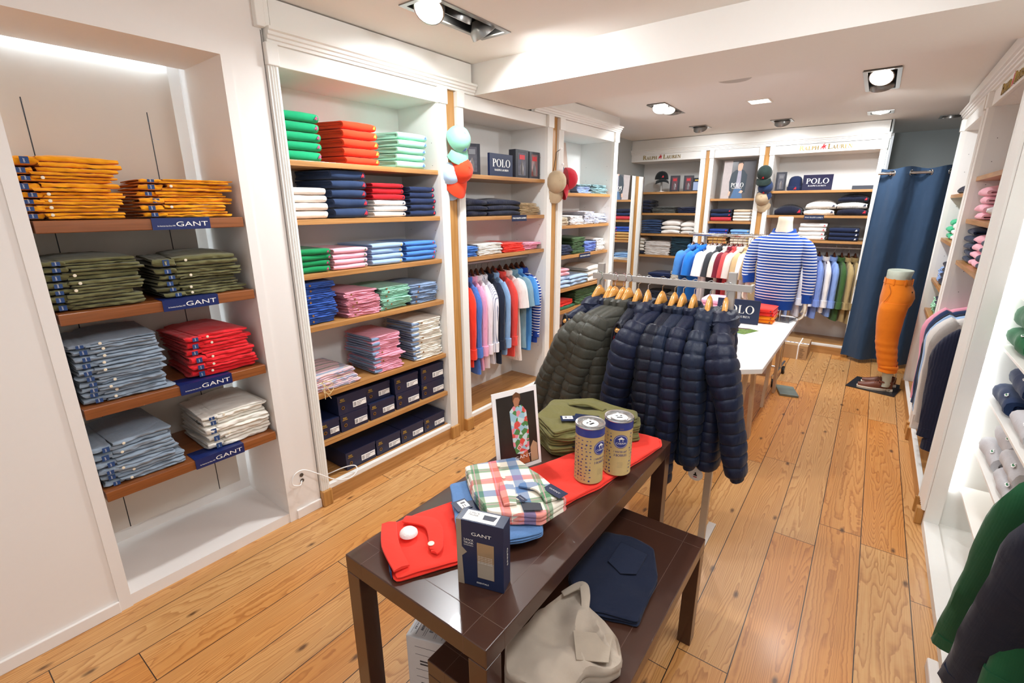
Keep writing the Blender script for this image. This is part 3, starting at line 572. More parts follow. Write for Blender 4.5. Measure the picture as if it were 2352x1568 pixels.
# --- shoe box bay
B = 'shoe box bay'
PGR = fab('10a06a', 'pique'); POR = fab('f0431f', 'pique'); PMI = fab('a5e2c8', 'pique'); PCR = fab('efe4da', 'pique'); PNV = fab('25385a', 'pique'); PNV2 = fab('1d2c50', 'pique'); PRD = fab('c9101f', 'pique'); PWH = fab('f0eeeb', 'pique')
PKG = fab('07824a', 'pique'); PPK = fab('f2b6c6', 'pique'); PLB = fab('9dbde4', 'pique'); PBL = fab('4a84d4', 'pique')
EM = {k: plain('thread_'+k, c, .7) for k, c in dict(pink='c83c78', yellow='f2cf4a', blue='5a7ad0', red='e02a38', navy='1b2747', cream='e8d9cf', green='1f7a48', gold='ecc22e', white='f4f4f4').items()}
stack(FL, 1.335, 1.535, 1.951, 2.186, 5, PGR, 'green polo shirt', 'top shelf', B, deco=('pony', EM['pink']))
stack(FL, 1.68, 1.905, 1.951, 2.178, 5, POR, 'orange-red polo shirt', 'top shelf', B, deco=('pony', EM['yellow']), skew=-.25)
stack(FL, 2.06, 2.29, 1.951, 2.163, 5, PMI, 'mint polo shirt', 'top shelf', B, deco=('pony', EM['blue']), skew=-.3, lean=-.006)
stack(FL, 1.33, 1.535, 1.658, 1.82, 4, PCR, 'cream polo shirt', 'second shelf', B, deco=('pony', EM['cream']))
stack(FL, 1.578, 1.795, 1.658, 1.918, 5, PNV, 'dark blue polo shirt', 'second shelf', B, deco=('pony', EM['red']), skew=-.15)
stack(FL, 1.845, 2.085, 1.658, 1.858, 6, [PWH]*3+[PRD]*3, ['white polo shirt']*3+['red polo shirt']*3, 'second shelf', B, deco=('pony', EM['navy']), skew=-.2)
stack(FL, 2.13, 2.338, 1.658, 1.845, 5, PNV2, 'navy polo shirt', 'second shelf', B, deco=('pony', EM['red']), skew=-.1)
stack(FL, 1.33, 1.518, 1.371, 1.50, 4, PKG, 'green polo shirt', 'third shelf', B, deco=('pony', EM['pink']))
stack(FL, 1.545, 1.765, 1.371, 1.492, 4, PPK, 'pink polo shirt', 'third shelf', B, deco=('pony', EM['green']), skew=-.1)
stack(FL, 1.80, 2.035, 1.371, 1.503, 4, PLB, 'light blue polo shirt', 'third shelf', B, deco=('pony', EM['gold']), skew=-.15)
stack(FL, 2.068, 2.325, 1.371, 1.50, 4, PBL, 'blue polo shirt', 'third shelf', B, deco=('pony', EM['red']), skew=-.1)
DBL = fab('2d55a8', 'crease'); DPK = fab('e296a8', 'crease'); DMI = fab('96ccb4', 'crease'); DCH = fab('8198b8', 'crease'); IVO = fab('e9e4d8', 'crease'); DPK2 = fab('e8a0b4', 'crease')
sh = dict(cat='shorts', name='folded_shorts', style='thin')
stack(FL, 1.326, 1.531, 1.082, 1.32, 7, DBL, 'royal blue shorts', 'fourth shelf', B, deco=('button',), **sh)
stack(FL, 1.60, 1.83, 1.082, 1.235, 6, DPK, 'pink shorts', 'fourth shelf', B, deco=('button',), skew=-.12, **sh)
stack(FL, 1.845, 2.075, 1.082, 1.225, 6, DMI, 'mint shorts', 'fourth shelf', B, deco=('button',), skew=-.12, **sh)
stack(FL, 2.09, 2.325, 1.082, 1.215, 4, DCH, 'chambray shorts', 'fourth shelf', B, deco=('button',), skew=-.05, **sh)
stack(FL, 1.34, 1.63, .684, .775, 3, fab('e6bfc6', 'madras'), 'madras shorts', 'fifth shelf', B, **sh)
stack(FL, 1.765, 1.975, .684, .925, 8, DPK2, 'pink shorts with blue lining', 'fifth shelf', B, deco=('lining', DCH), **sh)
stack(FL, 2.085, 2.335, .684, .965, 8, IVO, 'ivory shorts with blue lining', 'fifth shelf', B, deco=('lining', DCH), **sh)
mb = MB()
for k, (a, b, z) in enumerate(((-.03, .05, .74), (.03, .02, .70))):
    mb.tube([(.0, 0, z), (.03+a, -.02, z+.02), (.05, -.03, z-.005), (.02, -.035, z-.03+b*.2), (-.005, -.02, z-.01), (.0, 0, z)], .0022, 5); mb.tube([(0, -.02, z), (-.012, -.04, z-.045)], .002, 5); mb.tube([(0, -.02, z), (.022, -.045, z-.05)], .002, 5)
tag(mb.build('raffia_cord', plain('raffia', 'd9c08e', .8), loc=FL.p(1.375, .03, 0), rz=FL.a), 'straw-coloured drawstring cords tied in bows on the madras shorts', 'cord')
# --- shoe boxes
def shoe_box(u, z, w, h, label, d=.035, dep=.30, ring=True, group=None, side=False, rz=0, lid=.045):
    t = at(FL, 'shoe_box', label, 'shoe box', u, d, z, rz, group); NB = plain('navy_shoe_box', '1a2240', .38)
    MB().box(.002, w-.002, .002, dep, 0, h-.004).build('box_body', NB, t, bevel=.001)
    l = MB(); l.box(0, w, 0, dep+.002, h-.003, h); l.poly([(0, h-.003), (0, h-lid), (w, h-lid*.45), (w, h-.003)], 0, .0025); l.box(0, .002, .0025, dep, h-lid, h-.003); l.box(w-.002, w, .0025, dep, h-lid*.45, h-.003)
    l.build('lid', NB, t)
    serif('POLO', .026, .011, LETY, t, (.018, -.0008, h-.030)); serif('RALPH LAUREN', .036, .0045, LETY, t, (.014, -.0008, h-.038))
    if ring: MB().lathe([(.0078, 0), (.0105, 0), (.0105, .0015), (.0078, .0015)], 20, 0, False).build('finger_hole_ring', LETG, t, smooth=True, loc=(.033, 0, h*.36), rot=(pi/2, 0, 0)); MB().lathe([(0, 0), (.0078, 0), (.0078, .0008), (0, .0008)], 20).build('finger_hole', BLACK, t, loc=(.033, 0, h*.36), rot=(pi/2, 0, 0))
    s = MB().box(w*.5, w-.008, -.0006, .002, h*.2, h*.5).build('size_sticker', PAPER, t); mb = MB(); R = random.Random(u*100)
    x = w*.52
    while x < w*.60: q = R.uniform(.0008, .0024); mb.box(x, x+q, -.001, -.0004, h*.24, h*.46); x += q+R.uniform(.001, .002)
    for k in range(3): mb.box(w*.63, w*(.76+.04*k), -.001, -.0004, h*(.25+.08*k), h*(.28+.08*k))
    for k in range(3): mb.box(w*(.83+.04*k), w*(.85+.04*k), -.001, -.0004, h*.4, h*.46)
    mb.build('barcode', GREY, s); mb = None
    return t
GB = 'navy shoe boxes of the shoe box bay'; hb = .112; s6 = .3868; s7 = .1208
for a in [(1.262+.066, s6, .132, hb, 'navy shoe box at the far left of the upper box row, partly hidden'), (1.466, s6, .198, hb, 'navy shoe box, lower of the leftmost full pair in the upper row'),
          (1.460, s6+hb+.001, .206, .122, 'navy shoe box standing forward on top of the leftmost full pair'), (1.680, s6, .200, hb, 'navy shoe box, lower of the second pair in the upper row'),
          (1.682, s6+hb+.001, .190, .108, 'navy shoe box set back on top of the second pair'), (1.893, s6, .207, hb, 'navy shoe box, lower of the third pair in the upper row'),
          (1.888, s6+hb+.001, .207, .114, 'navy shoe box on top of the third pair in the upper row'), (2.120, s6, .222, hb, 'navy shoe box, lower of the rightmost pair in the upper row'),
          (2.122, s6+hb+.001, .220, .122, 'navy shoe box on top of the rightmost pair, with yellow print'), (1.475, s7, .222, .118, 'leftmost navy shoe box on the floor board of the shoe box bay'),
          (1.704, s7, .202, .112, 'second navy shoe box from left on the floor board'), (1.912, s7, .207, .112, 'third navy shoe box from left on the floor board'), (2.124, s7, .208, .112, 'rightmost navy shoe box on the floor board of the shoe box bay')]:
    shoe_box(*a, group=GB, d=.032 if 'set back' not in a[4] else .06)
# --- bay with the hanging shirts
def card_sign(F, u, d, z, w, h, label, lean=0.0, gl=False, thick=.02, rz=0, mat=NAVYC, grp=None):
    t = at(F, 'lettered_sign', label, 'sign', u, d, z+thick*sin(radians(lean))+.0005, rz, grp); t.rotation_euler = (radians(-lean), 0, F.a+rz)
    MB().box(0, w, 0, thick, 0, h).build('block', mat, t, bevel=.001)
    serif('POLO', w*.78, h*.34, LETW, t, (w*.11, -.0012, h*.42)); serif('RALPH LAUREN', w*.60, h*.085, LETW, t, (w*.2, -.0012, h*.24)); return t
def gift_box(F, u, d, z, w, h, label, tone, dep=.07, rz=0, grp=None):
    t = at(F, 'gift_box', label, 'gift box', u, d, z, rz, grp)
    mb = MB(); mb.box(0, w, .004, dep, 0, h); mb.box(0, w*.2, 0, .004, 0, h); mb.box(w*.8, w, 0, .004, 0, h); mb.box(w*.2, w*.8, 0, .004, 0, h*.1); mb.box(w*.2, w*.8, 0, .004, h*.9, h); mb.build('carton', plain('dark_gift_carton', '23242e', .4), t, bevel=.001)
    MB().box(w*.2, w*.8, .001, .0035, h*.1, h*.9).build('window', plain('glossy_window_'+tone, tone, .12, coat=1, noise_amt=.5, scale=30), t)
    MB().lathe([(.0, 0), (w*.13, 0), (w*.16, h*.25), (w*.06, h*.45), (w*.05, h*.6), (0, h*.62)], 12, 0).build('bottle', plain('bottle_glass', '8a8688', .1, .6), t, smooth=True, loc=(w*.5, .002, h*.12)).scale = (1, .12, 1)
    MB().box(w*.3, w*.7, -.001, .001, h*.66, h*.82).build('sock_card', RED if tone != '4c4c55' else GREY, t); return t
def shelf_tag(F, u, z, w, label, h=.05):
    t = at(F, 'shelf_tag', label, 'sign', u, .004, z); MB().box(0, w, -.003, -.0005, -h+.002, 0).build('card', NAVYC, t); serif('POLO RALPH LAUREN', w*.92, h*.26, LETW, t, (w*.04, -.0042, -h*.6))
H3 = 'left bay with hanging shirts'
gift_box(FL, 2.70, .10, 1.943, .13, .215, 'tall dark gift box beside the mint cap, leftmost on its shelf', '4c4c55', rz=radians(-25))
card_sign(FL, 2.93, .05, 1.943, .285, .165, 'navy block sign with white lettering between gift boxes, left wall')
gift_box(FL, 3.255, .05, 1.943, .175, .218, 'dark gift box with a clear window next to the navy block sign', '6a6a75'); gift_box(FL, 3.445, .05, 1.943, .15, .215, 'dark gift box with a red and clear window, rightmost on its shelf', '6e3438')
KNV = fab('171c33', 'cable'); KHK = fab('b79c74', 'crease'); WSH = fab('eeebe5', 'crease'); RSH = fab('ee3524', 'crease'); KPK = fab('f0a8bf', 'crease')
stack(FL, 2.60, 2.88, 1.648, 1.768, 3, KNV, 'navy cable sweater, left pile', 'second shelf', H3, cat='sweater', name='folded_sweater', style='knit')
stack(FL, 2.90, 3.295, 1.648, 1.768, 3, KNV, 'navy cable sweater, right pile', 'second shelf', H3, cat='sweater', name='folded_sweater', style='knit')
stack(FL, 3.315, 3.585, 1.648, 1.745, 4, KHK, 'khaki trousers', 'second shelf', H3, cat='trousers', name='folded_trousers', style='thin')
shelf_tag(FL, 3.141, 1.650, .20, 'small navy tag with white lettering under the navy cable sweaters')
c = dict(cat='shirt', name='folded_shirt', style='thin')
stack(FL, 2.60, 2.755, 1.354, 1.43, 4, PBL, 'blue shirt', 'third shelf', H3, **c); stack(FL, 2.775, 3.06, 1.354, 1.44, 4, WSH, 'white shirt', 'third shelf', H3, **c)
stack(FL, 3.08, 3.35, 1.354, 1.425, 3, RSH, 'bright red shirt', 'third shelf', H3, **c); stack(FL, 3.365, 3.59, 1.354, 1.415, 3, KPK, 'pink shirt', 'third shelf', H3, **c)
# --- bay behind the jackets
H4 = 'bay behind the jackets'
t = at(FL, 'portrait_poster', 'tall leaning photo poster of a person in dark clothes, left wall bay', 'poster', 3.93, .12, 1.840); t.rotation_euler = (radians(-8), 0, FL.a)
MB().box(0, .30, 0, .006, 0, .47).build('board', plain('poster_sand', 'c3aea0', .4, noise_amt=.25, scale=4), t)
MB().poly([(.03, 0), (.25, 0), (.24, .22), (.18, .29), (.08, .27), (.03, .18)], -.001, 0).build('printed_jacket', plain('print_navy', '27364a', .5), t); MB().poly([(.10, .28), (.17, .29), (.18, .38), (.14, .42), (.09, .37)], -.0014, 0).build('printed_head', plain('print_skin', 'c7a18c', .5), t)
TEAL = fab('8fb0b4', 'crease'); SLB = fab('a9bde0', 'crease')
stack(FL, 4.25, 4.50, 1.840, 1.925, 4, [SLB]*3+[TEAL], ['pale blue shirt']*3+['grey-teal shirt, left pile'], 'top shelf', H4, **c); stack(FL, 4.53, 4.84, 1.840, 1.93, 4, TEAL, 'grey-teal shirt', 'top shelf', H4, **c)
stack(FL, 3.89, 4.10, 1.542, 1.615, 3, fab('cdbda4'), 'beige shirt', 'second shelf', H4, **c); stack(FL, 4.11, 4.37, 1.542, 1.625, 4, fab('efecea'), 'white shirt, middle pile', 'second shelf', H4, **c)
stack(FL, 4.39, 4.60, 1.542, 1.665, 5, fab('ecebee', 'ystripe', '8d93b8', .6), 'striped shirt', 'second shelf', H4, **c); stack(FL, 4.615, 4.85, 1.542, 1.64, 4, fab('f0f0f3', 'ystripe', '8fa0cc', 1.0), 'pale striped shirt', 'second shelf', H4, **c)
OG = fab('3f5c33', 'crease'); NVS = fab('202a48', 'crease')
stack(FL, 3.88, 4.17, 1.257, 1.35, 3, NVS, 'navy shirt', 'third shelf', H4, **c); stack(FL, 4.18, 4.41, 1.257, 1.415, 5, OG, 'green shirt', 'third shelf', H4, **c)
stack(FL, 4.42, 4.66, 1.257, 1.36, 4, fab('6f86cf'), 'periwinkle shirt', 'third shelf', H4, **c); stack(FL, 4.67, 4.85, 1.257, 1.38, 3, WSH, 'white shirt', 'third shelf', H4, **c)
shelf_tag(FL, 4.25, 1.257, .22, 'small navy tag with white lettering under the green shirts')
k4 = dict(cat='sweater', name='folded_sweater', style='knit')
stack(FL, 3.88, 4.13, .936, 1.13, 5, [fab('a9c0dc', 'knit')]*3+[fab('eda9b5', 'knit')]*2, ['light blue sweater']*3+['pink sweater']*2, 'fourth shelf', H4, **k4)
stack(FL, 4.14, 4.50, .936, 1.04, 3, fab('9fb6d0', 'knit'), 'blue-grey sweater', 'fourth shelf', H4, **k4); stack(FL, 4.51, 4.84, .936, 1.10, 3, fab('e6e2d8', 'knit'), 'ivory sweater', 'fourth shelf', H4, **k4)
stack(FL, 3.90, 4.25, .721, .80, 3, [fab('2c6b4a'), RSH, RSH], ['dark green shorts', 'red shorts', 'red shorts'], 'fifth shelf', H4, cat='shorts', name='folded_shorts', style='thin'); stack(FL, 4.28, 4.80, .721, .88, 4, OG, 'green trousers', 'fifth shelf', H4, cat='trousers', name='folded_trousers', style='thin')
# --- back wall bays
K1 = 'left back bay'
t = at(FB, 'cap_stand', 'short chrome stand carrying the black cap on the back shelf', 'stand', -2.395, .14, 1.901); MB().lathe([(0, 0), (.075, 0), (.075, .012), (0, .014)], 24).build('foot', STEEL, t, smooth=True); MB().lathe([(0, .012), (.014, .012), (.014, .16), (0, .16)], 12).build('pole', STEEL, t, smooth=True)
gift_box(FB, -2.255, .08, 1.901, .12, .205, 'dark gift box right of the capped stand, back wall', '5a3038', rz=radians(12)); gift_box(FB, -2.075, .08, 1.901, .12, .20, 'dark gift box in the middle of the top shelf, left back bay', '5a3038', rz=radians(12))
t = at(FB, 'shirt_pack', 'dark box with a folded light blue shirt behind its window', 'gift box', -1.955, .08, 1.901); MB().box(0, .09, 0, .05, 0, .165).build('carton', plain('dark_gift_carton', '23242e', .4), t); MB().box(.008, .082, -.0015, 0, .012, .115).build('window', plain('window_blue', '9fb0d2', .3), t); MB().box(.025, .065, -.0015, 0, .13, .145).build('label', LETY, t)
knv = fab('171c33', 'knit'); gms = fab('8e8f86', 'melange'); DNM = fab('2f4468'); OWH = fab('e9e4de', 'knit')
stack(FB, -2.66, -2.485, 1.623, 1.79, 4, knv, 'navy sweater', 'second shelf', K1, **k4); stack(FB, -2.455, -2.145, 1.623, 1.70, 4, fab('6f7068', 'ystripe', '2a2d38', .8), 'grey striped shirt', 'second shelf', K1, **c)
stack(FB, -2.11, -1.875, 1.623, 1.692, 2, fab('181f3c'), 'navy shirt with yellow print', 'second shelf', K1, **c)
stack(FB, -2.60, -2.32, 1.346, 1.53, 6, DNM, 'slate blue sweatshirt', 'third shelf', K1, **k4); stack(FB, -2.31, -2.06, 1.346, 1.515, 3, OWH, 'off-white sweatshirt, left pile', 'third shelf', K1, **k4); stack(FB, -2.05, -1.87, 1.346, 1.50, 3, OWH, 'off-white sweatshirt, right pile', 'third shelf', K1, **k4)
stack(FB, -2.70, -2.545, 1.053, 1.28, 5, [fab('1b2030')]+[fab('cfc8bc')]*4, ['black sweater']+['beige sweater']*4, 'fourth shelf', K1, **k4)
stack(FB, -2.53, -2.18, 1.053, 1.235, 6, fab('ddd6d0'), 'off-white shirt', 'fourth shelf', K1, **c); stack(FB, -2.155, -1.89, 1.053, 1.30, 7, fab('1f3a48'), 'dark teal jeans', 'fourth shelf', K1, cat='jeans', name='folded_jeans', style='thin')
stack(FB, -2.45, -2.14, .681, .80, 3, fab('25345f'), 'navy trousers', 'fifth shelf', K1, cat='trousers', name='folded_trousers', style='thin'); stack(FB, -2.125, -1.90, .681, .84, 4, fab('e6e1d6'), 'white trousers', 'fifth shelf', K1, cat='trousers', name='folded_trousers', style='thin')
stack(FB, -2.46, -2.19, .401, .53, 3, fab('2a2f3c'), 'charcoal trousers', 'lowest shelf', K1, cat='trousers', name='folded_trousers', style='thin'); stack(FB, -2.17, -1.92, .401, .53, 3, fab('74695f'), 'taupe trousers', 'lowest shelf', K1, cat='trousers', name='folded_trousers', style='thin')
K2 = 'poster bay'
t = at(FB, 'portrait_poster', 'large poster of a man in dark jacket and jeans, leaning in back bay', 'poster', -1.600, .10, 1.805); t.rotation_euler = (radians(-6), 0, FB.a)
MB().box(0, .37, 0, .008, 0, .455).build('board', plain('poster_dark', '4a484c', .35, noise_amt=.3, scale=3), t)
def pr(n, pts, col, y=-.001): MB().poly(pts, y, 0).build(n, plain('print_'+col, col, .5, noise_amt=.12, scale=30), t)
pr('printed_curtain', [(0, 0), (.10, 0), (.10, .455), (0, .455)], 'b3a8a6'); pr('printed_jeans', [(.12, 0), (.155, .13), (.23, .13), (.26, 0)], '43658c', -.0012)
pr('printed_jacket', [(.10, .06), (.085, .20), (.10, .30), (.15, .345), (.24, .34), (.285, .28), (.28, .07), (.245, .06), (.235, .12), (.15, .12), (.12, .05)], '27343f', -.0016); pr('printed_shirt', [(.165, .12), (.22, .12), (.215, .33), (.175, .34)], '9c98a6', -.002)
pr('printed_head', [(.17, .335), (.165, .39), (.175, .43), (.205, .44), (.225, .41), (.22, .36), (.21, .33)], 'd9ac93', -.0024); pr('printed_hair', [(.165, .41), (.17, .44), (.20, .452), (.228, .435), (.228, .405), (.21, .425), (.18, .42)], '3a2f2b', -.0028)
pr('printed_hand', [(.21, .07), (.245, .06), (.26, .085), (.235, .10)], 'd9ac93', -.0024); pr('printed_hand', [(.085, .04), (.105, .03), (.115, .08), (.095, .09)], 'd9ac93', -.0024)
serif('POLO', .15, .052, LETW, t, (.11, -.004, .135)); serif('RALPH LAUREN', .12, .012, LETW, t, (.125, -.004, .115))
p = dict(deco=('pony', EM['red']))
stack(FB, -1.68, -1.43, 1.524, 1.675, 3, [fab('b8323c', 'pique'), PNV2, fab('1a2036', 'pique')], ['brick red polo shirt', 'navy polo shirt', 'black-navy polo shirt'], 'second shelf', K2, **p)
stack(FB, -1.405, -1.185, 1.524, 1.67, 4, [fab('ded8cc', 'pique')]*3+[fab('cdb79c', 'pique')], ['stone polo shirt']*3+['beige polo shirt'], 'second shelf', K2, deco=('pony', EM['navy']))
stack(FB, -1.68, -1.455, 1.237, 1.43, 5, [fab('b98f54', 'pique')]*3+[fab('28489a', 'pique')]*2, ['tan polo shirt']*3+['royal blue polo shirt']*2, 'third shelf', K2, **p)
stack(FB, -1.41, -1.185, 1.237, 1.425, 5, [fab('cdbfae', 'pique')]*3+[fab('78a8dc', 'pique')]*2, ['sand polo shirt']*3+['sky blue polo shirt']*2, 'third shelf', K2, deco=('pony', EM['gold']))
shelf_tag(FB, -1.345, 1.236, .14, 'small navy tag with white lettering under the sand polo shirts')
stack(FB, -1.68, -1.45, .951, 1.05, 5, [WSH]*2+[fab('8db4dc')]*3, ['white shirt']*2+['light blue shirt']*3, 'fourth shelf', K2, **c); stack(FB, -1.42, -1.20, .951, 1.03, 4, fab('2b3040'), 'black shirt', 'fourth shelf', K2, **c)
K3 = 'back bay beside curtain'
gift_box(FB, -.985, .10, 1.884, .11, .215, 'tall dark gift box beside the hanging black cap, back wall', '4c4c55', rz=radians(10))
card_sign(FB, -.70, .08, 1.884, .295, .17, 'glossy navy sign with white lettering beside the navy beanie, back wall', lean=4, mat=plain('glossy_navy', '1c2140', .08, coat=1))
o = MB().box(0, .20, 0, .12, 0, .042).build('flat_box', plain('slate_box', '363b46', .5), loc=FB.p(-.215, .08, 1.884), rz=FB.a, bevel=.002); tag(o, 'flat slate-grey box at the right end of the top back shelf', 'box')
kc = fab('14172b', 'cable'); wc = fab('e8e4dc', 'cable'); kk = dict(cat='sweater', name='folded_sweater', style='knit')
stack(FB, -.945, -.66, 1.605, 1.69, 1, kc, 'navy cable sweater lying alone', 'second shelf', K3, deco=('pony', EM['red']), **kk)
stack(FB, -.63, -.33, 1.605, 1.745, 2, wc, 'white cable sweater', 'second shelf', K3, deco=('pony', EM['navy']), **kk)
stack(FB, -.315, -.035, 1.605, 1.812, 3, [kc, wc, kc], ['navy cable sweater, bottom of right pile,', 'white cable sweater between navy ones', 'navy cable sweater crowning right pile'], 'second shelf', K3, deco=[('pony', EM['red']), ('pony', EM['navy']), ('pony', EM['red'])], **kk)
shelf_tag(FB, -.623, 1.606, .195, 'small navy tag with white lettering under the white cable sweaters')
stack(FB, -.66, -.39, 1.323, 1.515, 4, PWH, 'white sweatshirt', 'third shelf', K3, cat='sweatshirt', name='folded_sweatshirt', deco=('pony', EM['red'])); stack(FB, -.355, -.075, 1.323, 1.468, 3, fab('172240', 'pique'), 'navy sweatshirt', 'third shelf', K3, cat='sweatshirt', name='folded_sweatshirt', deco=('pony', EM['white']))
# --- right wall bays (seen from the side)
R3, R2 = 'far right bay', 'right sweater bay'
kr = dict(cat='sweater', name='folded_sweater', style='knit', d=.02, dep=.30)
MINT = fab('3fb583', 'knit'); stack(FR, -5.62, -5.38, 1.441, 1.60, 3, MINT, 'jade green sweater', 'second shelf', R3, **kr); stack(FR, -5.35, -5.10, 1.441, 1.58, 3, OWH, 'white sweater', 'second shelf', R3, **kr)
stack(FR, -5.5, -5.2, 1.801, 1.86, 1, kc, 'navy sweater', 'top shelf', R3, **kr)
stack(FR, -5.62, -5.4, 1.091, 1.20, 4, fab('8eaad8'), 'light blue shirt', 'third shelf', R3, **c); stack(FR, -5.37, -5.05, 1.091, 1.27, 4, kc, 'navy sweater', 'third shelf', R3, **kr)
stack(FR, -5.62, -5.36, .816, .93, 4, fab('a4dcb8'), 'mint shirt', 'lowest shelf', R3, **c); stack(FR, -5.33, -5.05, .816, .98, 3, fab('1b2138'), 'navy shirt', 'lowest shelf', R3, **c)
card_sign(FR, -4.06, .15, 1.894, .30, .18, 'slate and navy sign with white lettering on the right wall shelf', lean=4, mat=plain('slate_sign', '3c4454', .2))
PKN = fab('f0b4c2', 'knit'); NVN = fab('1c2a44', 'knit')
stack(FR, -4.36, -4.10, 1.628, 1.82, 4, PKN, 'pink sweater, upper pile', 'second shelf', R2, **kr)
stack(FR, -4.40, -4.13, 1.358, 1.575, 5, NVN, 'navy sweater, left pile', 'third shelf', R2, **kr); stack(FR, -4.11, -3.86, 1.358, 1.54, 4, PKN, 'pink sweater, lower pile', 'third shelf', R2, **kr); stack(FR, -3.84, -3.58, 1.358, 1.53, 4, NVN, 'navy sweater, right pile', 'third shelf', R2, **kr)
mb = MB(); rr = [[(.10+.055*cos(2*pi*j/12)*s+.01*nz(j, s*9, 2), .02+a*.25, .05+.035*sin(2*pi*j/12)*s+.01*nz(j*2, s*5, 7)) for j in range(12)] for a, s in ((0, .35), (.15, .9), (.4, 1), (.7, .9), (1, .5))]; mb.loft(rr)
tag(mb.build('plastic_pack', plain('clear_wrap', 'e8e8ea', .15, coat=1), loc=FR.p(-4.08, .02, 1.635), rz=FR.a, smooth=True), 'crumpled white item in clear wrapping beside the pink sweaters, right wall', 'packet')
# rolled sweatshirts on the thin shelves
def rolled(x, y, z, w, l, h, mat, label, seed, em=True, yaw=0):
    t = thing('folded_sweatshirt', label, 'sweatshirt', (x, y, z), -pi/2+yaw, 'sweatshirts folded on the thin shelves')
    mb = MB(); usheet(mb, 0, w, 0, l, .001, h, h*.30, 14, .005, seed, sag=.01); usheet(mb, .006, w-.02, .02, l-.01, h*.31, h*.69, h*.17, 8, .004, seed+3); usheet(mb, .0, w-.02, .035, l-.02, h*.44, h*.56, h*.06, 8, .004, seed+5); mb.build('folded_cloth', mat, t, smooth=True)
    if em:
        e = MB().poly([(-.022, -.006), (-.014, -.012), (-.004, -.009), (.008, -.015), (.016, -.009), (.024, -.006), (.020, .006), (.010, .010), (.0, .007), (-.006, .016), (-.014, .012), (-.018, .004)], -.001, 0).build('emblem_patch', EM['white'], t, loc=(w*.78, .010, h*.92), rot=(-radians(50), 0, 0)); e.scale = (.8, 1, .62); MB().poly([(-.012, -.004), (.008, -.007), (.015, 0), (.008, .006), (-.004, .002), (-.013, .006)], -.002, 0).build('emblem', EM['green'], e)
GS = fab('1b6a3e', 'knit'); NS = fab('1b3157', 'knit'); HS = fab('c8c8cc', 'melange'); WS2 = fab('ececec', 'knit')
for a in [(.575, 3.13, 1.083, .28, .25, .10, GS, 'lower green folded sweatshirt in the right alcove', 1.1), (.575, 3.12, 1.184, .28, .25, .105, GS, 'upper green folded sweatshirt in the right alcove', 2.1),
          (.572, 3.10, .822, .28, .25, .095, NS, 'lower navy folded sweatshirt with a crocodile patch, right alcove', 3.1), (.60, 3.04, .918, .28, .24, .095, NS, 'upper navy folded sweatshirt with a crocodile patch, right alcove', 4.1),
          (.575, 3.07, .560, .27, .25, .09, HS, 'lower light grey sweatshirt beneath the navy shelf, far pile', 5.1), (.60, 3.02, .651, .27, .24, .09, HS, 'upper light grey sweatshirt beneath the navy shelf, far pile', 6.1),
          (.575, 2.74, .822, .27, .25, .09, HS, 'light grey sweatshirt beside the navy ones in the right alcove', 7.1), (.575, 2.72, .560, .25, .25, .09, HS, 'lower light grey sweatshirt of the near pile, right alcove', 8.1), (.575, 2.72, .651, .25, .25, .085, HS, 'upper light grey sweatshirt of the near pile, right alcove', 9.1),
          (.585, 3.10, 1.330, .28, .25, .10, WS2, 'white folded garment above the green sweatshirts, right alcove', 10.1)]: rolled(*a)
# ------------------------------------------------------------------ hanging garments
def hanger_obj(name, label, loc, rz, wood_m, hw=.21, hook=.075, r=.018, drop=.052, group=None, big=1.0, parent_z=0):
    """hook loops over a rail whose top is at local z=0"""
    t = thing(name, label, 'hanger', loc, rz, group)
    P = [(0, 0, -hook-.02), (0, 0, -hook*.55)] + [(0, -r+r*cos(a) if False else -r*sin(a)*1.0, -hook*.55+hook*.55*(1-cos(a))*0.5+ (hook*.0)) for a in ()]
    zt = r*.25; P += [(0, -r*.9, -hook*.35), (0, -r, -r*.9), (0, -r*.7, zt*.3), (0, 0, zt+.004), (0, r*.8, zt*.2), (0, r, -r*.8)]
    MB().tube(P, .0021, 6).build('hook', CHROME, t, smooth=True)
    rings = []; n = 24
    for i in range(n+1):
        s = -1+2*i/n; x = s*hw; q = abs(x)
        zc = -hook-.014*big - (.088*big*min(1, q/.072)**1.6 + drop*max(0, (q-.072)/(hw-.072))); hh = (.034 if q < .02 else .026-.008*min(1, q/hw))*big; th = (.011+.010*abs(s)**2)*big
        if i in (0, n): hh *= .45; th *= .5
        rings.append([(x, th*cos(2*pi*j/10), zc+hh*sin(2*pi*j/10)*(.72 if sin(2*pi*j/10) > 0 else .9)) for j in range(10)])
    MB().loft(rings).build('arms', wood_m, t, smooth=True)
    return t
def pleat(a, z, ph, k=3, amp=.1): return 1+amp*sin(k*a+ph+z*6)+amp*.6*sin((k+2)*a+ph*2.1-z*4)
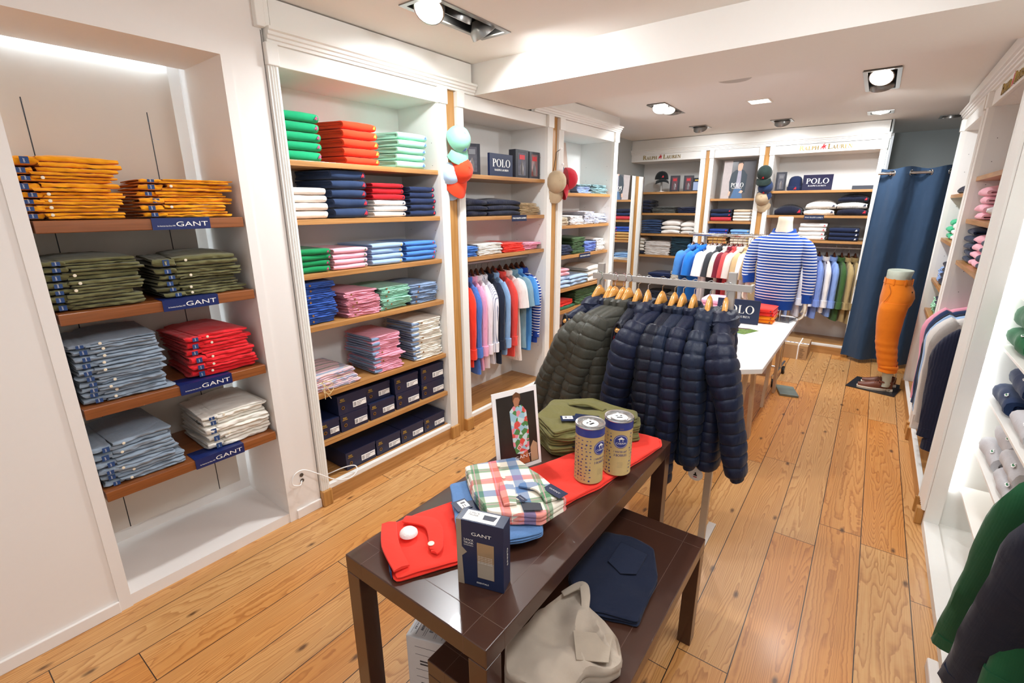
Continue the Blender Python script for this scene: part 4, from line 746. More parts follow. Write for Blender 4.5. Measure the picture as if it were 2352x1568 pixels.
def body_rings(L, sw, thick, seed, quilt=0, pitch=.047, flare=.0, neck=.072, nr=24, levels=None, depthf=1.0, amp=.08, z0=0.0, waist=1.0, arm=True):
    nq = int(round(L/pitch)); pitch = L/nq; n = levels or (nq*8 if quilt else 26); rings = []; T = .055/L
    for i in range(n+1):
        t = i/n; z = -t*L; s = min(1, t/T)
        a = neck+(sw-neck)*(s**.75) if t < T else sw*(1+.05*sin(min(1, (t-T)/.2)*pi/2)+flare*max(0, t-.35))
        b = thick*(.55+.45*min(1, t/.18)+(.25*max(0, t-.2) if quilt else .1*t)); q = 0; zz = z0+z
        if quilt: q = quilt*(abs(sin(pi*t*L/pitch))**.32-.75)*min(1, t/.05)
        ring = []
        for j in range(nr):
            an = 2*pi*j/nr; ca, sa = cos(an), sin(an)
            px = a*(abs(ca)**.75)*(1 if ca > 0 else -1); py = b*(abs(sa)**.85)*(1 if sa > 0 else -1)
            f = pleat(an, z, seed, 3, amp*min(1, t*2.2)) if not quilt else 1+.07*nz(ca*2+seed, sa*2, z*5)
            drop_z = -.002*(max(0, abs(px)-neck)/max(.001, sw-neck))*(1-min(1, t/.12))
            ring.append((px*(1+(f-1)*.35)+ca*q, py*f+sa*q+.010*nz(px*8, seed*2., z*5), zz+drop_z))
        rings.append(ring)
    return rings
def sleeve_rings(path, r0, r1, seed, quilt=0, pitch=.05, flat=.6, nr=14, n=None, amp=.12, slim=False):
    P = bez(path, 6) if len(path) > 2 else [Vector(p) for p in path]; seg = [(P[i+1]-P[i]).length for i in range(len(P)-1)]; tot = sum(seg); rings = []
    nq = max(1, int(round(tot/pitch))); pitch = tot/nq; n = n or (nq*8 if quilt else 18)
    for i in range(n+1):
        d = tot*i/n; k = 0; dd = d
        while k < len(seg)-1 and dd > seg[k]: dd -= seg[k]; k += 1
        u = min(1, dd/seg[k]); t = i/n; p = P[k].lerp(P[k+1], u)
        r = r0+(r1-r0)*max(0, (t-.2)/.8)**.9
        if slim: r *= .55+.45*sin(min(1, t/.28)*pi/2)
        q = quilt*(abs(sin(pi*d/pitch))**.32-.75) if quilt else 0
        dirv = (P[k+1]-P[k]).normalized(); b1 = dirv.cross(Vector((0, 1, 0))).normalized(); b2 = b1.cross(dirv).normalized()
        ring = []
        for j in range(nr):
            a = 2*pi*j/nr; f = 1+amp*nz(cos(a)*1.7+seed, sin(a)*1.7, d*7+seed) + (0 if quilt else .04*sin(3*a+seed+d*12)); qq = q
            if quilt:
                for sa in (pi+.2, pi-1.7, .3): qq -= quilt*.9*math.exp(-((math.atan2(sin(a-sa), cos(a-sa)))/.16)**2)
            ring.append(p + b1*((r*f+qq)*cos(a)) + b2*((r*flat*f+qq)*sin(a)))
        rings.append(ring)
    return rings
def garment(name, label, cat, loc, rz, mat, seed, L=.72, sw=.20, thick=.035, zs=-.135, slv='long', slen=.56, group=None, collar=True, cuff=None, quilt=0, hood=False, flare=.05, spread=(.05, .05), buttons=None, cuffm=None, roll=False, hem=None, sl_r=(.068, .042), near=(0, 0), lining=None, vest=False, ysp=(0, 0)):
    """front shoulder (towards the aisle) is local -x"""
    t = thing(name, label, cat, loc, rz, group); mb = MB()
    rings = body_rings(L, sw, thick, seed, quilt, flare=flare, z0=zs, nr=26 if quilt else 22); mb.loft(rings, cap=True)
    o = mb.build('body', mat, t, smooth=True)
    if slv != 'none':
        for sd in (-1, 1):
            x0 = sd*(sw-.045); z0 = zs-.075; ln = slen if slv == 'long' else .20; ex = near if sd < 0 else (0, 0); sp = spread[0] if sd < 0 else spread[1]
            path = [(x0, 0, z0+.03), (sd*(sw+.004), ex[1]*.15, z0-.08), (sd*(sw+.01+sp*.5)+ex[0]*.4, ex[1]*.55, z0-ln*.5), (sd*(sw+.01+sp)+ex[0], ex[1], z0-ln)]
            if slv == 'short': path = [(x0, 0, z0+.03), (sd*(sw+.015), 0, z0-.06), (sd*(sw+.045), 0, z0-ln)]
            r0, r1 = sl_r if slv == 'long' else (.082, .075)
            s = MB(); s.loft(sleeve_rings(path, r0, r1, seed+sd, quilt, pitch=.05, flat=.55 if not quilt else .78, nr=14 if not quilt else 26, amp=.12 if not quilt else .16, slim=True)); s.build('sleeve', mat, t, smooth=True)
            if slv == 'long':
                e = Vector(path[-1]); dv = (e-Vector(path[-2])).normalized(); cm = cuffm or mat; cl = .05 if not roll else .075; rr = r1*(1.02 if not roll else 1.32)
                if cuff != 0 and not quilt: MB().loft(sleeve_rings([e-dv*cl*.9, e+dv*.012], rr*.98, rr, seed+5, flat=.6, n=5, amp=.18 if roll else .04)).build('cuff', cm, t, smooth=True)
                elif quilt: MB().loft(sleeve_rings([e-dv*.01, e+dv*.022], r1*.86, r1*.8, seed+5, flat=.62, n=3, amp=.03)).build('cuff', cm, t, smooth=True)
    if hem: MB().loft([[(p[0]*1.02, p[1]*1.06, zs-L-.045+.06*k) for p in rings[-1]] for k in (0, 1)]).build('hem_band', hem, t, smooth=True)
    if collar and not hood:
        c = MB(); n = 16; rr = []
        for r, z in ((.062, -.012), (.068, .028), (.056, .040), (.050, .03), (.05, -.01)): rr.append([(r*1.15*cos(2*pi*j/n), r*.62*sin(2*pi*j/n), zs+z+.008*cos(2*pi*j/n)) for j in range(n)])
        c.loft(rr, cap=False); c.build('collar', cuffm or mat, t, smooth=True)
    if hood:
        c = MB(); n = 20; rr = []
        for k in range(15):
            a = -.5*pi+pi*k/14; R = .088*cos(a)**.6*(1+.05*(k % 2)) if abs(a) < 1.5 else .01
            rr.append([(R*1.35*cos(2*pi*j/n)+.01, (R*.72+.004*(k % 2))*sin(2*pi*j/n), zs-.028+.062*sin(a)+.014*nz(j*.6, k*.5, seed)) for j in range(n)])
        c.loft(rr); c.build('hood', mat, t, smooth=True)
    if vest:
        for sd in (-1, 1):
            rim = [(sd*(sw+.003), .0+thick*.55*cos(a), zs-.15+.10*sin(a)) for a in np.linspace(0, 2*pi, 18)]; MB().tube(rim, .006, 6).build('armhole_trim', plain('dark_binding', '10141f', .6), t, smooth=True)
            MB().lathe([(0, 0), (thick*.5, 0), (thick*.5, .002), (0, .002)], 16).build('armhole_lining', lining or plain('black_lining', '0c0d12', .5), t, loc=(sd*(sw+.001), 0, zs-.15), rot=(0, pi/2, 0)).scale = (2.0, 1, 1)
    return t
def rail_item(F, u, d, z, rz, mat, what, seed, hang_group, gar_group, cat='shirt', name='hanging_shirt', wood_m=HDARK, hang_label=None, **k):
    """hangers turned by rz from square to the rail; garment front shoulder towards the aisle"""
    loc = F.p(u, d, z); a = F.a + pi/2 + rz       # local x along the depth: -x = aisle side
    hanger_obj('coat_hanger', hang_label or ('hanger carrying the %s' % what), loc + Vector((0, 0, .016)), a, wood_m, group=hang_group, hw=.178)
    garment(name, what, cat, loc, a, mat, seed, group=gar_group, **k)
C_ = lambda h, kind='creasev', c2=None, s=1.0: fab(h, kind, c2, s)
g3 = 'shirts on the left wall rail'; h3 = 'dark hangers on the left wall rail'
STR = C_('1a3f98', 'stripe', 'eef0f4')
items = [(2.765, 'ef3a26', 'bright red long-sleeved shirt with rolled cuff, first on left rail', 1, .66), (2.825, '4a74c4', 'blue long-sleeved shirt with rolled cuffs, second on left rail', 1, .74), (2.885, 'f0a6c6', 'pink long-sleeved shirt behind the blue one, left rail', 1, .72), (2.945, 'eae4ea', 'white long-sleeved shirt with rolled cuff, left rail', 1, .72),
         (3.01, None, 'white shirt with thin grey stripes, left rail', 1, .70), (3.09, '20283c', 'dark navy long-sleeved shirt on the left rail', 1, .72), (3.16, '8fb2dc', 'light blue long-sleeved shirt with rolled cuff, left rail', 1, .66), (3.25, 'e84a42', 'coral red long-sleeved shirt with rolled cuff, left rail', 1, .70),
         (3.34, 'ece8e4', 'white short-sleeved shirt in the middle of the left rail', 0, .76), (3.42, '7c9fb0', 'teal grey shirt between white and blue, left rail', 0, .66), (3.49, '4f93d8', 'bright blue polo shirt beside the striped sweater, left rail', 0, .70), (3.57, 'S', 'blue and white striped sweater at the end of left rail', 2, .60)]
for i, (u, cl, lab, kind, L) in enumerate(items):
    m = STR if cl == 'S' else C_('e9e8ee', 'vstripe', '8a8fa6') if cl is None else C_(cl)
    rail_item(FL, u-.03, .20, 1.285, radians(-24+i*1.2), m, lab, i*1.7+1, h3, g3, L=L, thick=.030, sw=.185, slv='short' if kind == 0 else 'long', slen=.50, roll=kind == 1, spread=(.0, .0), cuffm=C_('1a3f98', 'knit') if kind == 2 else None, hem=C_('1a3f98', 'knit') if kind == 2 else None, name='hanging_sweater' if kind == 2 else 'hanging_shirt', cat='sweater' if kind == 2 else 'shirt', sl_r=(.06, .04))
gb = 'shirts on the rail beside the curtain'; hb_ = 'dark hangers on the rail beside the curtain'
for i, (u, cl, lab, L) in enumerate([(-.88, '2b4a86', 'blue jacket at the left end of the back rail', .85), (-.80, 'efe9e0', 'cream long shirt hanging low by the mannequin hand', .95), (-.70, '8ea6dc', 'pale blue shirt behind the mannequin elbow', .7), (-.60, 'dfe2ec', 'white blue shirt behind the mannequin forearm', .7), (-.50, 'v', 'white shirt with blue stripes on the back rail', .68), (-.425, '7f9be0', 'periwinkle blue long-sleeved shirt on the back rail', .70),
          (-.35, 'f0edea', 'white long-sleeved shirt with rolled cuff, back rail', .62), (-.275, '86a3de', 'light blue shirt between white and green, back rail', .66), (-.20, '3f6333', 'green long-sleeved shirt with rolled cuff, back rail', .70), (-.135, 'b39c6c', 'khaki shirt left of its darker twin, back rail', .70), (-.07, 'a08a5c', 'darker khaki shirt at the right end of back rail', .72)]):
    m = C_('eceef5', 'vstripe', '6f86c8', 1.2) if cl == 'v' else C_(cl)
    rail_item(FB, u, .21, 1.232, radians(18), m, lab, i*2.3+.5, hb_, gb, L=L, thick=.030, sw=.175, slen=.46, roll=True, spread=(.01, .0), sl_r=(.06, .045))
gr = 'sweaters on the right wall rail'; hr = 'hangers on the right wall rail'
for i, (u, cl, lab, kd) in enumerate([(-4.33, 'e79bb0', 'pink sweater at the far end of the right wall rail', 'knit'), (-4.22, '1f3358', 'navy sweater next to the pink one, right wall rail', 'knit'), (-4.11, '141b2e', 'black-navy hooded sweater on the right wall rail', 'knit'), (-4.04, '9fbfe4', 'pale blue shirt between the navy and grey sweaters, right rail', 'plain'),
                                (-3.97, 'e4e2de', 'white shirt with soft collar beside the grey sweater, right rail', 'plain'), (-3.84, 'a5a09b', 'light grey marled sweater on the right wall rail', 'melange'), (-3.60, '1a1f36', 'navy cable sweater nearest the white pilaster, right rail', 'cable')]):
    rail_item(FR, u, .20, 1.20, radians(-8), C_(cl, kd), lab, i*1.9+4, hr, gr, L=.74, thick=.055, sw=.205, slen=.62, spread=(.0, .0), cat='sweater' if kd != 'plain' else 'shirt', name='hanging_sweater' if kd != 'plain' else 'hanging_shirt', sl_r=(.078, .052), hem=C_(cl, kd) if kd != 'plain' else None)
# two sweaters hanging very near the camera, right
for x, y, m, lab, sd in ((.655, 1.62, C_('1c5a36', 'knit'), 'dark green sweater hanging close to the camera at right', 3.3), (.69, 1.47, C_('10152a', 'knit'), 'navy sweater hanging in front of the green one, right edge', 5.2)):
    garment('hanging_sweater', lab, 'sweater', (x, y, 1.27), radians(4), m, sd, L=.66, thick=.045, sw=.20, slen=.735, spread=(.0, 0), hem=m, sl_r=(.075, .058) if sd < 4 else (.098, .085), near=(0, .26) if sd < 4 else (.0, .26))
    hanger_obj('coat_hanger', 'hanger carrying the %s' % lab.split(' hanging')[0], (x, y, 1.286), radians(4), HDARK, group='hangers of the two near sweaters', hw=.178)
t = thing('clothes_rail', 'grey rail carrying the two near sweaters in the right alcove', 'rail', (.655, 1.0, 1.272)); MB().tube([(0, 0, 0), (0, 1.0, 0)], .012, 10).build('tube', STEEL, t, smooth=True); 
for yy in (.05, .95): MB().box(0, .205, yy-.01, yy+.01, -.012, .012).build('wall_bracket', STEEL, t)

# ------------------------------------------------------------------ steel rack with puffer jackets
t = thing('garment_rack', 'brushed steel garment rack crowded with quilted puffer jackets', 'rack', (-.79, 2.27, 0))
for sx in (-.318, .318):
    MB().box(sx-.017, sx+.017, -.012, .012, .0, 1.436).build('upright', STEEL, t, bevel=.002)
    MB().box(sx-.02, sx+.02, -.24, .24, .0, .012).build('foot', STEEL, t, bevel=.002)
MB().box(-.355, .405, -.024, -.012, 1.357, 1.387).box(.393, .405, -.012, .03, 1.357, 1.387).box(-.355, -.343, -.012, .03, 1.357, 1.387).build('hanging_bar', STEEL, t, bevel=.001)
NY = nylon('navy_nylon', '111932'); NY2 = nylon('ink_nylon', '0d1224'); NG = nylon('charcoal_nylon', '45443c'); NN3 = nylon('steel_blue_nylon', '152036')
LR = plain('red_lining', 'b01828', .6)
JK = [ # x, turn deg, material, kind, label, seed, sleeve near(x,y), length
 (-1.105, 28, NY, 'hoodvest', 'navy hooded quilted vest at the left end of the rack', .7, (0, 0)),
 (-1.045, 16, NY, 'vest', 'navy quilted vest beside the hooded one, left end of rack', 1.4, (0, 0)),
 (-1.02, 24, NG, 'jacket', 'leftmost of the charcoal quilted jackets on the rack', 2.2, (-.06, .26)),
 (-.975, 24, NG, 'jacket', 'middle one of the charcoal quilted jackets on the rack', 3.1, (-.04, .20)),
 (-.945, 22, NG, 'jacket', 'rightmost of the charcoal quilted jackets on the rack', 4.4, (-.02, .14)),
 (-.895, 2, NY2, 'vest', 'navy quilted vest with bare hanger tip and red lining', 5.3, (0, 0)),
 (-.845, -4, NY, 'hoodvest', 'navy hooded quilted vest in the middle of the rack', 6.2, (0, 0)),
 (-.775, 12, NY, 'jacket', 'broad navy quilted jacket in the middle of the rack', 7.7, (.0, .09)),
 (-.715, 6, NY2, 'jacket', 'dark navy quilted jacket right of the broad one', 8.1, (.0, .0)),
 (-.675, 3, NN3, 'jacket', 'thin navy quilted jacket third from the right end', 9.6, (.0, .0)),
 (-.625, 0, NY, 'long', 'long-sleeved navy quilted jacket whose sleeve hangs lowest', 10.3, (.0, -.01)),
 (-.555, -4, NN3, 'hoodjacket', 'smooth navy hooded jacket second from the right end', 11.5, (.02, -.03)),
 (-.485, -10, NY, 'hoodjacket', 'navy hooded quilted jacket at the right end of rack', 12.9, (.02, -.13))]
R0 = [.08, .08, .092, .084, .08, .08, .08, .098, .072, .066, .070, .076, .086]
for i, (x, dg, m, kd, lab, sd, nr_) in enumerate(JK):
    a = pi/2 + radians(dg) ; loc = Vector((x, 2.252, 1.387))   # local x points to the back wall
    a = pi/2 - radians(dg)
    hanger_obj('coat_hanger', 'light wooden hanger of the %s' % lab, loc, a, HWOOD, group='light wooden hangers on the steel rack', hw=.212, hook=.070, drop=.052, big=1.1, r=.02)
    vest = 'vest' in kd; hood = 'hood' in kd
    garment('puffer_jacket' if not vest else 'puffer_vest', lab, 'jacket' if not vest else 'vest', loc, a, m, sd, L=.66 if not vest else .62, sw=.215 if not vest else .20, thick=.050 if i < 7 else .056, zs=-.148, slv='none' if vest else 'long', slen=.56 if kd != 'long' else .68, quilt=.0062, hood=hood, flare=.12,
            spread=(.03, .02), near=nr_, group='quilted jackets and vests on the steel rack', vest=vest, lining=LR if i in (5, 6) else None, sl_r=(R0[i], R0[i]*.70))
t = thing('hang_tag', 'round white paper tag dangling below the puffer jackets', 'tag', (-.50, 2.12, .50)); MB().tube([(0, 0, .09), (.002, 0, .05), (0, 0, .037)], .0012, 5).build('string', BLACK, t)
MB().lathe([(0, 0), (.034, 0), (.034, .001), (0, .001)], 28).build('disc', PAPER, t, loc=(0, 0, 0), rot=(pi/2, 0, 0)); MB().poly([(-.009, -.008), (.009, -.008), (.007, -.002), (.003, 0), (.003, .009), (-.003, .009), (-.003, 0), (-.007, -.002)], -.0025, -.0015).build('printed_emblem', BLACK, t); MB().box(-.008, .008, -.0025, -.0015, -.017, -.013).build('printed_line', RED, t)

# ------------------------------------------------------------------ dark nesting tables
def dark_table(x0, x1, y0, y1, h, leg, ap, label):
    t = thing('display_table', label, 'table', (x0, y0, 0)); w, l = x1-x0, y1-y0; g = .0008
    mb = MB(); mb.box(0, w, 0, l, h-ap, h); mb.build('tabletop', DARKT, t, bevel=.0025)
    for a, b in ((0, 0), (w-leg, 0), (0, l-leg), (w-leg, l-leg)): MB().box(a, a+leg, b, b+leg, 0, h-ap-.0005).build('leg', DARKT, t, bevel=.002)
    mb = MB(); q = leg*1.25
    mb.box(q, q+.0018, .001, l-.001, h-.0002, h+.0003); mb.box(w-q-.0018, w-q, .001, l-.001, h-.0002, h+.0003); mb.box(.001, w-.001, q, q+.0018, h-.0002, h+.0003); mb.box(.001, w-.001, l-q-.0018, l-q, h-.0002, h+.0003)
    mb.box(q, q+.0018, -.0003, 0, h-ap, h); mb.box(w-q-.0018, w-q, -.0003, 0, h-ap, h); mb.box(w, w+.0003, q, q+.0018, h-ap, h); mb.box(w, w+.0003, l-q-.0018, l-q, h-ap, h)
    mb.build('joint_lines', GROOVE, t); return t
dark_table(-1.087, -.557, .645, 1.885, .75, .056, .056, 'taller dark brown display table holding red trousers, cans and framed photo')
dark_table(-.83, -.337, .705, 1.702, .48, .052, .05, 'lower dark brown table nested beneath, with navy and beige trousers')
ZT = .7508
def cloth_pile(pts, h, layers, seed, mat, name, label, cat, z, dent=.004, group=None, soft=.012, res=26, parent=None, top=None, ridge=.006):
    """a folded or crumpled garment lying flat: soft edged slab over the outline pts, layered at its rim"""
    cx = sum(p[0] for p in pts)/len(pts); cy = sum(p[1] for p in pts)/len(pts)
    # resample outline
    P = []; n = len(pts)
    for i in range(n):
        a, b = pts[i], pts[(i+1) % n]; k = max(2, int(hypot(b[0]-a[0], b[1]-a[1])/.012))
        for j in range(k): P.append((a[0]+(b[0]-a[0])*j/k - cx, a[1]+(b[1]-a[1])*j/k - cy))
    for _ in range(1): P = [((P[i-1][0]+2*P[i][0]+P[(i+1) % len(P)][0])/4, (P[i-1][1]+2*P[i][1]+P[(i+1) % len(P)][1])/4) for i in range(len(P))]
    mb = MB(); rings = []; H = h/layers
    for L in range(layers):
        for q, (s, zz) in enumerate(((.965, .02), (1.0, .28), (1.0, .62), (.975, .93))):
            ring = []
            for x, y in P:
                w = 1 + (s-1) + .028*nz(x*16+seed, y*16, L*1.7+q*.2) - .004*L
                ring.append((x*w, y*w, (L+zz)*H + (.35*H*nz(x*10, y*10, seed+L) if L+q else 0)))
            rings.append(ring)
    for s in (.94, .88, .8, .72, .64, .56, .47, .38, .29, .2, .1, .02):
        rings.append([(x*s, y*s, h*.985 + dent*nz(x*s*13+seed, y*s*13, 3)+soft*(1-s)*.5*nz(x*s*5+seed*2, y*s*5, 1) + ridge*(.25-abs(nz(x*s*7+seed, y*s*11, 5)))*(1-s**6)) for x, y in P])
    mb.loft(rings); 
    t = thing(name, label, cat, (cx, cy, z), 0, group) if parent is None else parent
    o = mb.build('folded_cloth', mat, t, smooth=True); o['cx'] = cx; del o['cx']; return t, cx, cy
RT = fab('f03a2c'); 
t, cx, cy = cloth_pile([(-1.083, .775), (-.878, .664), (-.788, .81), (-.73, 1.0), (-.695, 1.2), (-.64, 1.385), (-.572, 1.80), (-.60, 1.862), (-.72, 1.85), (-.93, 1.27), (-1.0, 1.0)], .018, 2, 2.0, RT, 'folded_trousers', 'red trousers laid lengthwise on the dark table under the plaid shirt', 'trousers', ZT)
mb = MB(); 
def ribbon(path, w, h, z0, th=.004):
    mb = MB(); P = bez(path, 8); rings = []
    for i, p in enumerate(P):
        d = (P[min(i+1, len(P)-1)]-P[max(i-1, 0)]).normalized(); s = Vector((-d.y, d.x, 0)); k = i/8; w_ = (w[int(k)]*(1-k % 1)+w[min(len(w)-1, int(k)+1)]*(k % 1)) if isinstance(w, list) else w
        rings.append([p+s*w_/2, p+s*w_/2.1+Vector((0, 0, th*.8)), p+Vector((0, 0, th*1.5)), p-s*w_/2.1+Vector((0, 0, th*.8)), p-s*w_/2])
    mb.loft(rings); return mb
ribbon([(-1.065-cx, .79-cy, .024), (-.98-cx, .725-cy, .030), (-.885-cx, .685-cy, .024)], [.045, .05, .045], 0, 0, .006).build('waistband', RT, t, smooth=True)
ribbon([(-1.04-cx, .83-cy, .027), (-.95-cx, .86-cy, .031), (-.87-cx, .80-cy, .027), (-.86-cx, .78-cy, .024)], [.03, .05, .04, .02], 0, 0, .005).build('fly_flap', RT, t, smooth=True)
MB().lathe([(.027, 0), (.026, .007), (.02, .013), (.01, .017), (0, .018)], 24, 0).build('white_security_cap', plain('white_dimpled', 'f2f0ee', .4, bump=.8, scale=180), t, smooth=True, loc=(-.975-cx, .79-cy, .030))
MB().lathe([(.0095, 0), (.0095, .002), (.006, .003), (0, .0026)], 16).build('button', BUTT, t, smooth=True, loc=(-.885-cx, .795-cy, .034))
q = MB().box(0, .034, -.0012, 0, 0, .022).build('size_tag', TAGB, t, loc=(-.930-cx, .678-cy, .0), rz=radians(-28)); sans('GANT', .017, .005, LETW, q, (.012, -.0014, .004), rot=(0, -radians(80), 0))
# blue linen shirt under the plaid one
BLN = fab('5d83b4', 'melange'); t, cx, cy = cloth_pile([(-1.045, 1.04), (-.83, .85), (-.75, .88), (-.68, .96), (-.645, 1.02), (-.70, 1.10), (-.88, 1.19), (-1.0, 1.12)], .022, 3, 5.0, BLN, 'folded_shirt', 'blue linen shirt folded beneath the plaid shirt on dark table', 'shirt', ZT+.024)
def swing_tag(t, x, y, z, w, h, rz, col=NAVYC, txt='GANT', sticker=False):
    g = MB().box(0, w, 0, h, 0, .0012).build('swing_tag', col, t, loc=(x, y, z), rz=rz)
    if txt: sans(txt, w*.6, h*.14, LETW, g, (w*.2, h*.4, .0018), rot=(-pi/2, 0, 0))
    if sticker: s = MB().box(w*.15, w*.85, h*.35, h*.92, .0012, .0018).build('price_sticker', PAPER, g); MB().box(w*.3, w*.45, h*.5, h*.8, .0018, .002).box(w*.55, w*.75, h*.5, h*.56, .0018, .002).box(w*.55, w*.75, h*.65, h*.7, .0018, .002).build('barcode', GREY, s)
swing_tag(t, -.93-cx, .985-cy, .026, .085, .055, radians(-38), txt=None); swing_tag(t, -.955-cx, .95-cy, .029, .055, .05, radians(-20), sticker=True, txt=None)
PLD = fab('ece4d4', 'plaid'); t, cx, cy = cloth_pile([(-1.035, 1.105), (-.93, 1.27), (-.845, 1.235), (-.74, 1.20), (-.64, 1.15), (-.66, 1.03), (-.735, .985), (-.80, .95), (-.90, 1.0)], .040, 3, 8.0, PLD, 'folded_shirt', 'cream checked shirt with blue, green and red bands on dark table', 'shirt', ZT+.048, soft=.02)
t.rotation_euler = (0, 0, 0)
ribbon([(-.845-cx, 1.10-cy, .044), (-.80-cx, 1.05-cy, .050), (-.76-cx, 1.01-cy, .044)], [.045, .05, .04], 0, 0, .006).build('collar', PLD, t, smooth=True); ribbon([(-.80-cx, 1.12-cy, .045), (-.73-cx, 1.13-cy, .052), (-.67-cx, 1.10-cy, .045)], [.035, .04, .04], 0, 0, .006).build('collar', PLD, t, smooth=True)
MB().poly([(.0, .0), (.05, .03), (.075, .005), (.03, -.03)], 0, .0015, plane='xy').build('neck_opening', plain('dark_neck', '3a3c44', .7), t, loc=(-.74-cx, 1.04-cy, .047)); swing_tag(t, -.72-cx, 1.125-cy, .058, .075, .04, radians(-12)); swing_tag(t, -.765-cx, 1.045-cy, .052, .035, .018, radians(-15), txt='GANT')
for bx, by in ((-.93, 1.17), (-.87, 1.12)): MB().lathe([(.006, 0), (.006, .002), (0, .002)], 12).build('button', BUTT, t, loc=(bx-cx, by-cy, .044))
# olive shirts pile
OLS = fab('6e693c', 'crease')
for k in range(5):
    nn = ['lowest', 'fourth-highest', 'middle', 'second-highest', 'topmost'][k]
    t, cx, cy = cloth_pile([(a+.03*nz(k*3.3+.4, q*2.1, 1.5), b+.03*nz(k*2.7+.2, q*3.3, 7.5)) for q, (a, b) in enumerate([(-1.03, 1.565), (-.905, 1.475), (-.86, 1.50), (-.66, 1.775), (-.70, 1.855), (-.82, 1.85), (-.93, 1.87), (-1.06, 1.745)])], .0225, 2, 11.0+k*1.7, OLS, 'folded_shirt', '%s olive linen shirt of the pile behind the cans' % nn, 'shirt', ZT+.0232*k, group='olive linen shirts on the dark table', soft=.02, ridge=.03)
    if k == 4: swing_tag(t, .0, -.12, .030, .10, .07, radians(20), txt=None); swing_tag(t, -.03, -.16, .034, .06, .05, radians(38), sticker=True, txt=None); ribbon([(-.10, .02, .028), (-.03, .06, .036), (.06, .05, .028)], [.03, .05, .03], 0, 0, .006).build('collar', OLS, t, smooth=True)
    if k in (1, 2, 3): swing_tag(t, .0+.01*k, -.175, .02, .055, .045, radians(-20+10*k), sticker=True, txt=None)
# boxed underwear
t = thing('underwear_box', 'navy and taupe underwear carton with a window standing on dark table', 'box', (-.749, .762, ZT), radians(17)); w, d_, h = .130, .050, .198
MB().box(0, w, 0, d_, 0, h).build('carton', NAVYC, t, bevel=.001)
MB().poly([(0, 0), (.018, 0), (.014, h*.45), (.028, h*.52), (.014, h*.59), (.014, h), (0, h)], -.0008, 0).build('taupe_band', plain('taupe_card', '9a8b78', .5), t)
MB().box(-.0008, 0, 0, d_, 0, h).build('taupe_side', plain('taupe_card', '9a8b78', .5), t)
MB().box(w*.44, w*.80, -.0009, 0, h*.16, h*.70).build('window', plain('beige_window', '9d8263', .15, coat=1), t); MB().box(w*.445, w*.795, -.0012, 0, h*.165, h*.42).build('window_shade', plain('grey_window', 'a29686', .15, coat=1), t)
sans('GANT', .055, .0095, LETW, t, (w*.33, -.0012, h*.80)); sans('3-PACK\nTRUNK', .028, .015, LETW, t, (w*.155, -.0012, h*.66)); sans('COTTON STRETCH', .027, .0032, LETW, t, (w*.155, -.0012, h*.63)); sans('ESSENTIALS', .034, .0045, LETW, t, (w*.42, -.0012, h*.07))
for k in range(5): sans('soft cotton with a good fit', .040, .0022, LETW, t, (w*.46, -.0016, h*(.50-.025*k)))
sans('GANT', .055, .008, LETW, t, (w+.0008, d_*.42, h*.62), rot=(0, pi/2, pi/2)) 
MB().box(w*.12, w*.82, .004, d_-.006, h, h+.0008).build('top_sticker', PAPER, t); sans('3-PACK\nTRUNK', .03, .014, GREY, t, (w*.18, .022, h+.0014), rot=(-pi/2, 0, 0)); MB().poly([(0, 0), (.03, 0), (.034, .018), (-.002, .018)], 0, .0004, plane='xy').build('printed_trunk', plain('print_dark', '22263a', .5), t, loc=(w*.52, .016, h+.001))
# framed advert card
t = thing('framed_photo', 'white-bordered photo card of a person in a floral shirt, leaning back', 'picture', (-.982, 1.232, ZT)); t.rotation_euler = (radians(-8), 0, atan2(.183, .071))
w, h = .197, .315; MB().box(0, w, 0, .004, 0, h).build('white_card', PAPER, t); MB().box(.016, w-.012, -.0006, 0, .016, h-.02).build('photo', plain('dark_rock_photo', '2e2a26', .3, noise_amt=.5, scale=14), t)
def pq(n, pts, col, y, na=.1, sc=30): MB().poly(pts, y, -.0004).build(n, plain('print_%s_%d' % (col, sc), col, .4, noise_amt=na, scale=sc), t)
m_, nt_, b_, N_, L_ = newmat('floral_print'); tc_ = N_('ShaderNodeTexCoord'); v_ = N_('ShaderNodeTexVoronoi'); v_.inputs['Scale'].default_value = 60; L_(tc_.outputs['Object'], v_.inputs['Vector']); cr_ = N_('ShaderNodeValToRGB'); cr_.color_ramp.interpolation = 'CONSTANT'
for i_, (ps, cl_) in enumerate(((0, '9cc7d6'), (.3, 'e58c98'), (.5, '4f8a4c'), (.7, 'c9dfe0'), (.85, 'd9534a'))):
    e_ = cr_.color_ramp.elements[i_] if i_ < 2 else cr_.color_ramp.elements.new(ps); e_.position = ps; e_.color = lin(cl_)
sc_ = N_('ShaderNodeSeparateColor'); L_(v_.outputs['Color'], sc_.inputs[0]); L_(sc_.outputs[0], cr_.inputs[0]); L_(cr_.outputs[0], b_.inputs['Base Color'])
pq('printed_legs', [(.095, .018), (.105, .075), (.135, .075), (.145, .018)], 'b3683f', -.0010)
MB().poly([(.075, .10), (.070, .235), (.088, .252), (.125, .25), (.143, .225), (.148, .15), (.145, .07), (.115, .058), (.085, .066)], -.0014, -.0004).build('printed_shirt', m_, t)
pq('printed_head', [(.092, .25), (.088, .275), (.096, .292), (.110, .292), (.118, .27), (.108, .248)], 'b37a58', -.0018); pq('printed_hair', [(.085, .268), (.088, .295), (.104, .304), (.120, .294), (.121, .268), (.112, .282), (.096, .284)], '6a4428', -.0022)
pq('printed_dog', [(.150, .018), (.150, .075), (.165, .10), (.182, .085), (.182, .018)], 'b59a78', -.0012)
